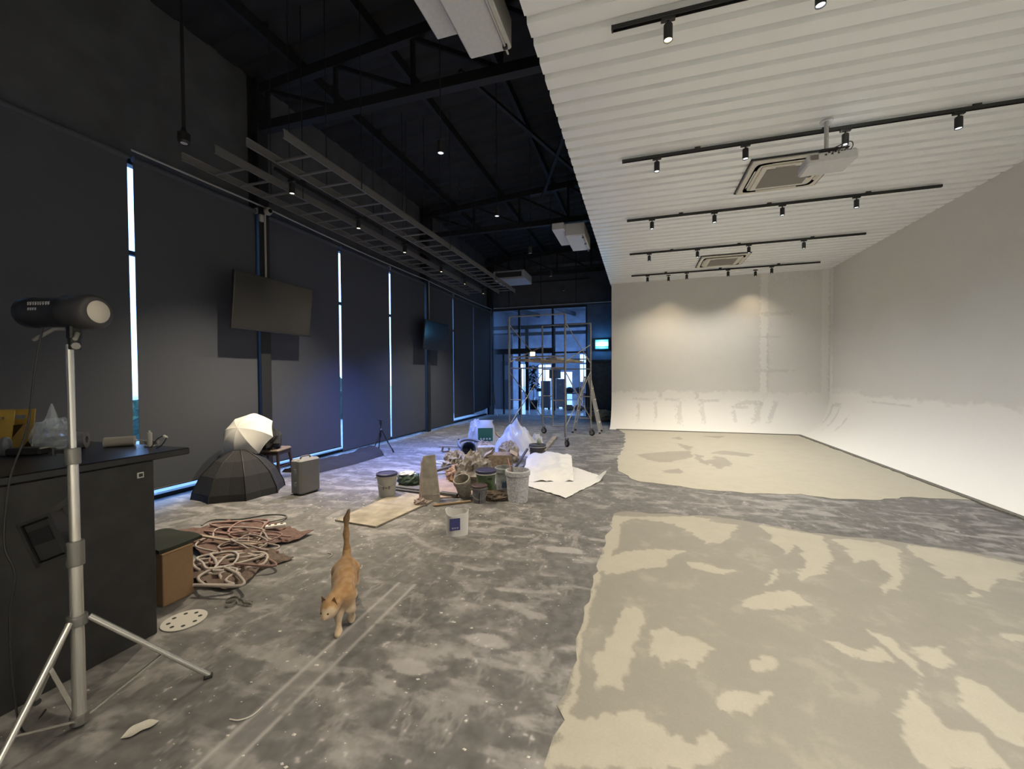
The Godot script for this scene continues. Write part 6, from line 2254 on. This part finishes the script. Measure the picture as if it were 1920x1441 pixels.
func build_scaffold() -> void:
	var steel := mat(lin(0.40, 0.385, 0.36), 0.5, 0.2, "dirt", 0.3)
	var o := thing("scaffold_tower", "grey steel scaffold tower on wheels in front of the glass partition", "scaffold", Vector3.ZERO)
	var A := Vector3(-2.66, 0, -8.45)
	var B := Vector3(-1.45, 0, -8.40)
	var C := Vector3(-2.34, 0, -10.22)
	var D := Vector3(-1.13, 0, -10.12)
	var h := 2.72
	var up := func(p: Vector3, y: float) -> Vector3: return Vector3(p.x, y, p.z)
	for p in [A, B, C, D]:
		pole(o, "post", up.call(p, 0.20), up.call(p, h), 0.021, steel)
		var w := thing_part(o, "castor", p)
		w.rotation.y = {A: 1.2, B: 0.75, C: 1.3, D: 1.05}[p]
		var st := mb()
		lathe_at(st, Transform3D(Basis(Vector3.FORWARD, PI / 2), Vector3(0.028, 0.075, 0.02)), [Vector2(0.03, -0.018), Vector2(0.068, -0.018), Vector2(0.075, -0.01), Vector2(0.075, 0.01), Vector2(0.068, 0.018), Vector2(0.03, 0.018)], 24)
		put(st, "tyre", M.rubber, w)
		st = mb()
		cyl(st, Vector3(0.005, 0.075, 0.02), Vector3(0.052, 0.075, 0.02), 0.045, 0.045, 18)
		put(st, "hub", M.galv, w)
		st = mb()
		box(st, Vector3(0.0, 0.11, 0.01), Vector3(0.006, 0.14, 0.05))
		box(st, Vector3(0.056, 0.11, 0.01), Vector3(0.006, 0.14, 0.05))
		box(st, Vector3(0.028, 0.183, 0.01), Vector3(0.062, 0.008, 0.06))
		put(st, "fork", M.galv, w)
	for e in [[A, B], [C, D]]:
		for y in [h, 1.86, 1.62, 0.95, 0.42]:
			if y == 0.95 or y == 0.42:
				# only the outer thirds carry short rungs
				for t in [[0.0, 0.22], [0.78, 1.0]]:
					pole(o, "rung", up.call(e[0].lerp(e[1], t[0]), y), up.call(e[0].lerp(e[1], t[1]), y), 0.013, steel)
			else:
				pole(o, "cross_bar", up.call(e[0], y), up.call(e[1], y), 0.016, steel)
		for t in [0.22, 0.78]:
			pole(o, "inner_upright", up.call(e[0].lerp(e[1], t), 0.42), up.call(e[0].lerp(e[1], t), 1.62), 0.013, steel)
	for e in [[A, C], [B, D]]:
		pole(o, "diagonal_brace", up.call(e[0], 0.40), up.call(e[1], 1.55), 0.011, steel)
		pole(o, "diagonal_brace", up.call(e[0], 1.55), up.call(e[1], 0.40), 0.011, steel)
		pole(o, "diagonal_brace", up.call(e[0], 2.55), up.call(e[1], 1.75), 0.011, steel)
		pole(o, "diagonal_brace", up.call(e[0], 1.75), up.call(e[1], 2.2), 0.011, steel)
	# deck boards across the tower
	for k in 3:
		var st := mb()
		var a := A.lerp(B, 0.2 + 0.28 * k)
		var b := C.lerp(D, 0.2 + 0.28 * k)
		bar(st, up.call(a, 1.80 + 0.006 * k), up.call(b, 1.79), 0.24, 0.045)
		tag(put(st, "deck_board", M.ply, null), ["wooden deck board on the scaffold, left of three", "wooden deck board on the scaffold, middle of three", "wooden deck board on the scaffold, right of three"][k], "board", "deck boards")
	# work light on the deck
	var wl := thing("work_light", "small lit work light on the scaffold deck", "work light", Vector3(-2.28, 1.825, -9.0))
	var st := mb()
	box(st, Vector3(0, 0.11, 0), Vector3(0.13, 0.13, 0.05), Basis(), 0.012)
	put(st, "housing", M.black, wl)
	st = mb()
	box(st, Vector3(0, 0.11, 0.028), Vector3(0.11, 0.11, 0.006), Basis(), 0.002)
	put(st, "lit_face", glow(lin(1.0, 0.72, 0.36), 4.0), wl)
	st = mb()
	tube(st, [Vector3(-0.07, 0.1, 0), Vector3(-0.075, 0.0, 0.02), Vector3(0.075, 0.0, 0.02), Vector3(0.07, 0.1, 0)], 0.006, 6)
	put(st, "stand", M.black, wl)
	spot(wl, Vector3(0, 0.11, 0.05), Vector3(0.1, -0.35, 1), lin(1.0, 0.75, 0.42), 0.35, 60.0, 1.0, 0.06)
	# step ladder
	var sl := thing("step_ladder", "aluminium step ladder beside the scaffold", "ladder", Vector3(-1.29, 0, -10.78), 0.0)
	var top := 1.42
	for sd in [-1, 1]:
		var foot: float = 0.34 * sd
		for s in [-1, 1]:
			st = mb()
			bar(st, Vector3(foot, 0.03, s * 0.25), Vector3(0.05 * sd, top, s * 0.16), 0.026, 0.055 if sd > 0 else 0.03)
			var rl := put(st, "side_rail", M.alu, sl)
			st = mb()
			box(st, Vector3(foot, 0.02, s * 0.25), Vector3(0.05, 0.04, 0.07), Basis(), 0.006)
			put(st, "rubber_foot", M.rubber, rl)
		for k in 4:
			var t := (k + 0.8) / 4.8
			var x := lerpf(foot, 0.05 * sd, t)
			var wz := lerpf(0.25, 0.16, t)
			st = mb()
			box(st, Vector3(x, lerpf(0.03, top, t), 0), Vector3(0.075 if sd > 0 else 0.03, 0.02, wz * 2), Basis(), 0.004)
			put(st, "tread", M.alu, sl)
	st = mb()
	box(st, Vector3(0, top, 0), Vector3(0.14, 0.035, 0.36), Basis(), 0.008)
	put(st, "top_cap", M.galv, sl)
	for s in [-1, 1]:
		st = mb()
		bar(st, Vector3(-0.2, 0.62, s * 0.21), Vector3(0.2, 0.62, s * 0.21), 0.012, 0.005)
		put(st, "spreader", M.galv, sl)

func thing_part(o: Node3D, called: String, at: Vector3) -> Node3D:
	var n := Node3D.new()
	n.name = called
	o.add_child(n, true)
	n.position = at
	return n

# ---------------------------------------------------------------- cat
func build_cat() -> void:
	# local axes: +z is where the cat walks, y up
	var bones := [
		# a, b, radius a, radius b
		[Vector3(0.0, 0.232, -0.17), Vector3(0.0, 0.222, -0.03), 0.062, 0.066],
		[Vector3(0.0, 0.222, -0.03), Vector3(0.0, 0.212, 0.11), 0.066, 0.058],
		[Vector3(0.0, 0.195, 0.02), Vector3(0.0, 0.185, 0.12), 0.055, 0.05],
		[Vector3(0.0, 0.225, 0.11), Vector3(-0.035, 0.218, 0.19), 0.050, 0.036],
		[Vector3(-0.035, 0.218, 0.19), Vector3(-0.052, 0.205, 0.225), 0.036, 0.040],
		# head and muzzle, turned to the cat's right and lowered
		[Vector3(-0.055, 0.202, 0.232), Vector3(-0.058, 0.195, 0.245), 0.044, 0.042],
		[Vector3(-0.064, 0.186, 0.262), Vector3(-0.076, 0.176, 0.283), 0.026, 0.017],
		# near fore leg, planted
		[Vector3(-0.018, 0.19, 0.125), Vector3(-0.022, 0.105, 0.150), 0.036, 0.019],
		[Vector3(-0.022, 0.105, 0.150), Vector3(-0.020, 0.028, 0.168), 0.018, 0.013],
		[Vector3(-0.020, 0.017, 0.170), Vector3(-0.024, 0.014, 0.192), 0.017, 0.015],
		# other fore leg, lifted back
		[Vector3(0.032, 0.19, 0.115), Vector3(0.042, 0.11, 0.115), 0.036, 0.023],
		[Vector3(0.042, 0.11, 0.115), Vector3(0.044, 0.045, 0.080), 0.021, 0.016],
		[Vector3(0.044, 0.038, 0.078), Vector3(0.044, 0.024, 0.088), 0.016, 0.014],
		# hind legs
		[Vector3(-0.035, 0.215, -0.16), Vector3(-0.045, 0.13, -0.11), 0.052, 0.032],
		[Vector3(-0.045, 0.13, -0.11), Vector3(-0.045, 0.085, -0.19), 0.028, 0.017],
		[Vector3(-0.045, 0.085, -0.19), Vector3(-0.045, 0.02, -0.16), 0.016, 0.014],
		[Vector3(-0.045, 0.014, -0.16), Vector3(-0.045, 0.013, -0.13), 0.015, 0.014],
		[Vector3(0.035, 0.215, -0.17), Vector3(0.045, 0.13, -0.17), 0.052, 0.032],
		[Vector3(0.045, 0.13, -0.17), Vector3(0.046, 0.09, -0.25), 0.028, 0.017],
		[Vector3(0.046, 0.09, -0.25), Vector3(0.046, 0.022, -0.245), 0.016, 0.014],
		[Vector3(0.046, 0.014, -0.245), Vector3(0.046, 0.013, -0.215), 0.015, 0.014],
		# tail, carried straight up
		[Vector3(0.0, 0.255, -0.20), Vector3(0.004, 0.315, -0.235), 0.030, 0.019],
		[Vector3(0.004, 0.315, -0.235), Vector3(0.0, 0.42, -0.25), 0.019, 0.0155],
		[Vector3(0.0, 0.42, -0.25), Vector3(0.002, 0.52, -0.25), 0.0155, 0.014],
		[Vector3(0.002, 0.52, -0.25), Vector3(0.018, 0.575, -0.245), 0.014, 0.011],
	]
	var cell := 0.0065
	var lo := Vector3(-0.14, -0.01, -0.30)
	var nx := 42
	var ny := 94
	var nzz := 96
	var field := PackedFloat32Array()
	field.resize(nx * ny * nzz)
	var K := 95.0
	for b in bones:
		var a: Vector3 = b[0]
		var c: Vector3 = b[1]
		var ra: float = b[2]
		var rb: float = b[3]
		var pad := Vector3.ONE * (maxf(ra, rb) + 0.035)
		var l: Vector3 = ((a.min(c) - pad - lo) / cell).max(Vector3.ZERO)
		var h: Vector3 = (a.max(c) + pad - lo) / cell
		var ac := c - a
		var len2 := ac.length_squared()
		for z in range(int(l.z), mini(nzz, int(h.z) + 2)):
			for y in range(int(l.y), mini(ny, int(h.y) + 2)):
				var row := (z * ny + y) * nx
				for x in range(int(l.x), mini(nx, int(h.x) + 2)):
					var p := lo + Vector3(x, y, z) * cell
					var t := clampf((p - a).dot(ac) / len2, 0.0, 1.0)
					var d := p.distance_to(a + ac * t) - lerpf(ra, rb, t)
					if d < 0.035:
						field[row + x] += exp(-K * d)
	for i in field.size():
		field[i] = -log(field[i]) / K if field[i] > 0.0 else 0.05
	# surface nets
	var verts := {}
	var pos := []
	var corners := [Vector3i(0, 0, 0), Vector3i(1, 0, 0), Vector3i(0, 1, 0), Vector3i(1, 1, 0), Vector3i(0, 0, 1), Vector3i(1, 0, 1), Vector3i(0, 1, 1), Vector3i(1, 1, 1)]
	var edges := [[0, 1], [2, 3], [4, 5], [6, 7], [0, 2], [1, 3], [4, 6], [5, 7], [0, 4], [1, 5], [2, 6], [3, 7]]
	for z in nzz - 1:
		for y in ny - 1:
			for x in nx - 1:
				var v := []
				var inside := 0
				var base := (z * ny + y) * nx + x
				for c in corners:
					var q := field[base + c.x + c.y * nx + c.z * nx * ny]
					v.append(q)
					if q < 0.0:
						inside += 1
				if inside == 0 or inside == 8:
					continue
				var sum := Vector3.ZERO
				var cnt := 0
				for e in edges:
					var f0: float = v[e[0]]
					var f1: float = v[e[1]]
					if (f0 < 0.0) != (f1 < 0.0):
						sum += Vector3(corners[e[0]]).lerp(Vector3(corners[e[1]]), f0 / (f0 - f1))
						cnt += 1
				verts[base] = pos.size()
				pos.append(lo + (Vector3(x, y, z) + sum / cnt) * cell)
	var fur := FastNoiseLite.new()
	fur.seed = 6
	fur.frequency = 22.0
	var ginger := Color(0.27, 0.145, 0.058)
	var sandy := Color(0.38, 0.25, 0.13)
	var cream := Color(0.46, 0.37, 0.27)
	var shade := func(p: Vector3) -> Color:
		var n := fur.get_noise_3d(p.x, p.y * 1.6, p.z * 0.6)
		var stripe := 0.5 + 0.5 * sin(p.z * 95.0 + 3.0 * sin(p.x * 30.0))
		var c := ginger.lerp(sandy, clampf(0.45 + 0.9 * n - 0.25 * stripe, 0.0, 1.0))
		c = c.lerp(cream, 0.75 * smoothstep(0.17, 0.10, p.y + 0.03 * n - (0.02 if p.z > 0.05 else 0.0)))
		c = c.lerp(cream, 0.8 * smoothstep(0.262, 0.285, p.z + 0.35 * (0.195 - p.y) + 0.02 * n))
		if p.y > 0.33:
			c = c.lerp(Color(0.09, 0.055, 0.03), 0.35 + 0.5 * smoothstep(0.42, 0.55, p.y))
		return c
	var st := mb()
	st.set_smooth_group(1)
	var steps := [1, nx, nx * ny]
	for z in range(1, nzz - 1):
		for y in range(1, ny - 1):
			for x in range(1, nx - 1):
				var base := (z * ny + y) * nx + x
				var f0 := field[base]
				for d in 3:
					var f1 := field[base + steps[d]]
					if (f0 < 0.0) == (f1 < 0.0):
						continue
					var u: int = steps[(d + 1) % 3]
					var w: int = steps[(d + 2) % 3]
					var q := [verts.get(base), verts.get(base - u), verts.get(base - u - w), verts.get(base - w)]
					if q.has(null):
						continue
					if f0 < 0.0:
						q.reverse()
					for i in [0, 1, 2, 0, 2, 3]:
						st.set_color(shade.call(pos[q[i]]))
						st.add_vertex(pos[q[i]])
	var at := Vector3(-1.70, 0, -2.06)
	var cat := thing("cat", "ginger cat walking towards the camera with its tail straight up", "cat", at, 0.62)
	var fm := StandardMaterial3D.new()
	fm.vertex_color_use_as_albedo = true
	fm.roughness = 0.9
	fm.rim_enabled = true
	fm.rim = 0.3
	fm.normal_enabled = true
	fm.normal_texture = T.bump
	fm.normal_scale = 0.5
	fm.uv1_triplanar = true
	fm.uv1_scale = Vector3.ONE * 12.0
	put(st, "body", fm, cat)
	# ears, eyes, nose
	var face := Vector3(-0.42, -0.30, 0.85).normalized()
	var side := Vector3.UP.cross(face).normalized()
	var up := face.cross(side)
	var hc := Vector3(-0.057, 0.199, 0.240)
	for s in [-1.0, 1.0]:
		var e := mb()
		e.set_smooth_group(-1)
		var r: Vector3 = hc + up * 0.030 + side * s * 0.024 - face * 0.006
		var tip: Vector3 = r + up * 0.044 + side * s * 0.014
		var p0: Vector3 = r + side * s * 0.022 - up * 0.010
		var p1: Vector3 = r - side * s * 0.018 + up * 0.004
		var p2: Vector3 = r - face * 0.014
		for tri in [[p0, p1, tip], [p1, p2, tip], [p2, p0, tip], [p1, p0, tip], [p2, p1, tip], [p0, p2, tip]]:
			for q in tri:
				e.set_color(Color(0.36, 0.2, 0.1))
				e.add_vertex(q)
		put(e, "ear", fm, cat)
		e = mb()
		lathe_at(e, Transform3D(Basis(), hc + face * 0.0465 + side * s * 0.0185 + up * 0.010), [Vector2(0, -0.006), Vector2(0.005, -0.004), Vector2(0.007, 0), Vector2(0.005, 0.004), Vector2(0, 0.006)], 10)
		put(e, "eye", mat(lin(0.05, 0.04, 0.015), 0.1), cat)
	var ns := mb()
	lathe_at(ns, Transform3D(Basis(), Vector3(-0.087, 0.181, 0.303)), [Vector2(0, -0.004), Vector2(0.004, 0.0), Vector2(0.0055, 0.003), Vector2(0, 0.005)], 8)
	put(ns, "nose", mat(lin(0.25, 0.10, 0.08), 0.4), cat)

# ---------------------------------------------------------------- small things on the floor
func build_litter() -> void:
	var st := mb()
	# sanding disc with eight holes
	var dc := thing("sanding_disc", "white perforated sanding disc leaning by the counter foot", "sanding disc", Vector3(-2.60, 0.003, -1.76), 0.3)
	st = mb()
	var outer := PackedVector2Array()
	for i in 40:
		outer.append(Vector2(cos(TAU * i / 40.0), sin(TAU * i / 40.0)) * 0.112)
	slab(st, outer, 0.0, 0.004)
	put(st, "disc", mat(lin(0.52, 0.50, 0.46), 0.9, 0.0, "fine", 0.1), dc)
	for i in 8:
		var a := TAU * i / 8.0 + 0.2
		st = mb()
		cyl(st, Vector3(cos(a) * 0.075, 0.0035, sin(a) * 0.075), Vector3(cos(a) * 0.075, 0.0050, sin(a) * 0.075), 0.011, 0.011, 12)
		put(st, "hole", M.slot, dc)
	# curl of masking tape
	st = mb()
	var pts := []
	for i in 40:
		var t := i / 39.0
		var a := t * 7.5
		var rr := 0.03 + 0.008 * t
		pts.append(Vector3(cos(a) * rr + (0.16 * maxf(0.0, t - 0.8) * 5.0 - 0.03 if t > 0.8 else 0.0), 0.0, sin(a) * rr))
	st.set_smooth_group(1)
	for i in 39:
		var p: Vector3 = pts[i]
		var q: Vector3 = pts[i + 1]
		var hh := Vector3(0, 0.03, 0)
		quad(st, p, q, q + hh, p + hh)
		quad(st, p + hh, q + hh, q, p)
	tag(put(st, "tape_curl", mat(lin(0.58, 0.56, 0.51), 0.8), null, Vector3(-2.50, 0.002, -1.98), Vector3(0, 0.4, 0)), "curl of pale masking tape on the floor near the sanding disc", "tape")
	# dry leaf shaped scrap
	st = mb()
	var lf := func(u: float, v: float) -> Vector3:
		var w := 0.035 * sin(PI * u) * (1.0 + 0.25 * sin(u * 9.0))
		return Vector3(lerpf(-0.06, 0.06, u), 0.004 + 0.012 * (v - 0.5) * (v - 0.5) * 4.0 * sin(PI * u), lerpf(-w, w, v))
	sheet(st, lf, 12, 6, 0.001)
	tag(put(st, "dry_leaf", mat(lin(0.46, 0.44, 0.39), 0.9, 0.0, "fine", 0.1), null, Vector3(-1.965, 0.001, -1.15), Vector3(0, 1.1, 0)), "pale dry leaf on the floor by the light stand", "leaf")
	# chips of plaster scattered on the concrete
	var rng := RandomNumberGenerator.new()
	rng.seed = 101
	var chip := mb()
	chip.set_smooth_group(-1)
	var cp := [Vector3(-0.5, 0, -0.3), Vector3(0.45, 0, -0.4), Vector3(0.5, 0, 0.35), Vector3(-0.35, 0, 0.45), Vector3(0.05, 0.45, 0.0)]
	for tri in [[0, 1, 4], [1, 2, 4], [2, 3, 4], [3, 0, 4]]:
		for i in tri:
			chip.add_vertex(cp[i])
	var mm := MultiMesh.new()
	mm.transform_format = MultiMesh.TRANSFORM_3D
	mm.mesh = mesh_of(chip)
	mm.instance_count = 900
	for i in 900:
		var p := Vector3(rng.randf_range(-3.6, -0.4), 0.0005, rng.randf_range(-6.5, -0.6))
		if p.x < -2.5 and p.z > -1.75:
			p.x += 1.6
		var s := 0.004 + 0.012 * pow(rng.randf(), 4.0)
		mm.set_instance_transform(i, Transform3D(Basis(Vector3.UP, rng.randf() * TAU).scaled(Vector3(s * 1.6, s * 0.6, s)), p))
	var mi := MultiMeshInstance3D.new()
	mi.multimesh = mm
	mi.material_override = mat(lin(0.48, 0.46, 0.42), 0.9)
	mi.name = "plaster_chips"
	add_child(mi)
	mi.set_meta("kind", "stuff")
	tag(mi, "tiny pale plaster chips scattered over the concrete", "plaster chips")
	# shavings: curled pale threads
	for c in [[-1.98, -2.35, 0.05, 0.3, "left of the cat, nearest to it"], [-2.05, -2.62, 0.06, 1.3, "left of the tail of the cat"], [-2.42, -2.75, 0.05, 2.2, "between the cat and the tangled hoses"], [-1.62, -1.34, 0.06, 0.8, "in front of the cat"]]:
		st = mb()
		tube(st, smooth_path([Vector3(-c[2], 0.003, 0), Vector3(-c[2] * 0.4, 0.006, c[2] * 0.5), Vector3(c[2] * 0.4, 0.005, c[2] * 0.45), Vector3(c[2], 0.003, -0.01)], 6), 0.003, 5)
		tag(put(st, "plaster_shaving", mat(lin(0.45, 0.43, 0.40), 0.9), null, Vector3(c[0], 0, c[1]), Vector3(0, c[3], 0)), "thin curled pale shaving on the concrete " + c[4], "shaving", "shavings on the floor")
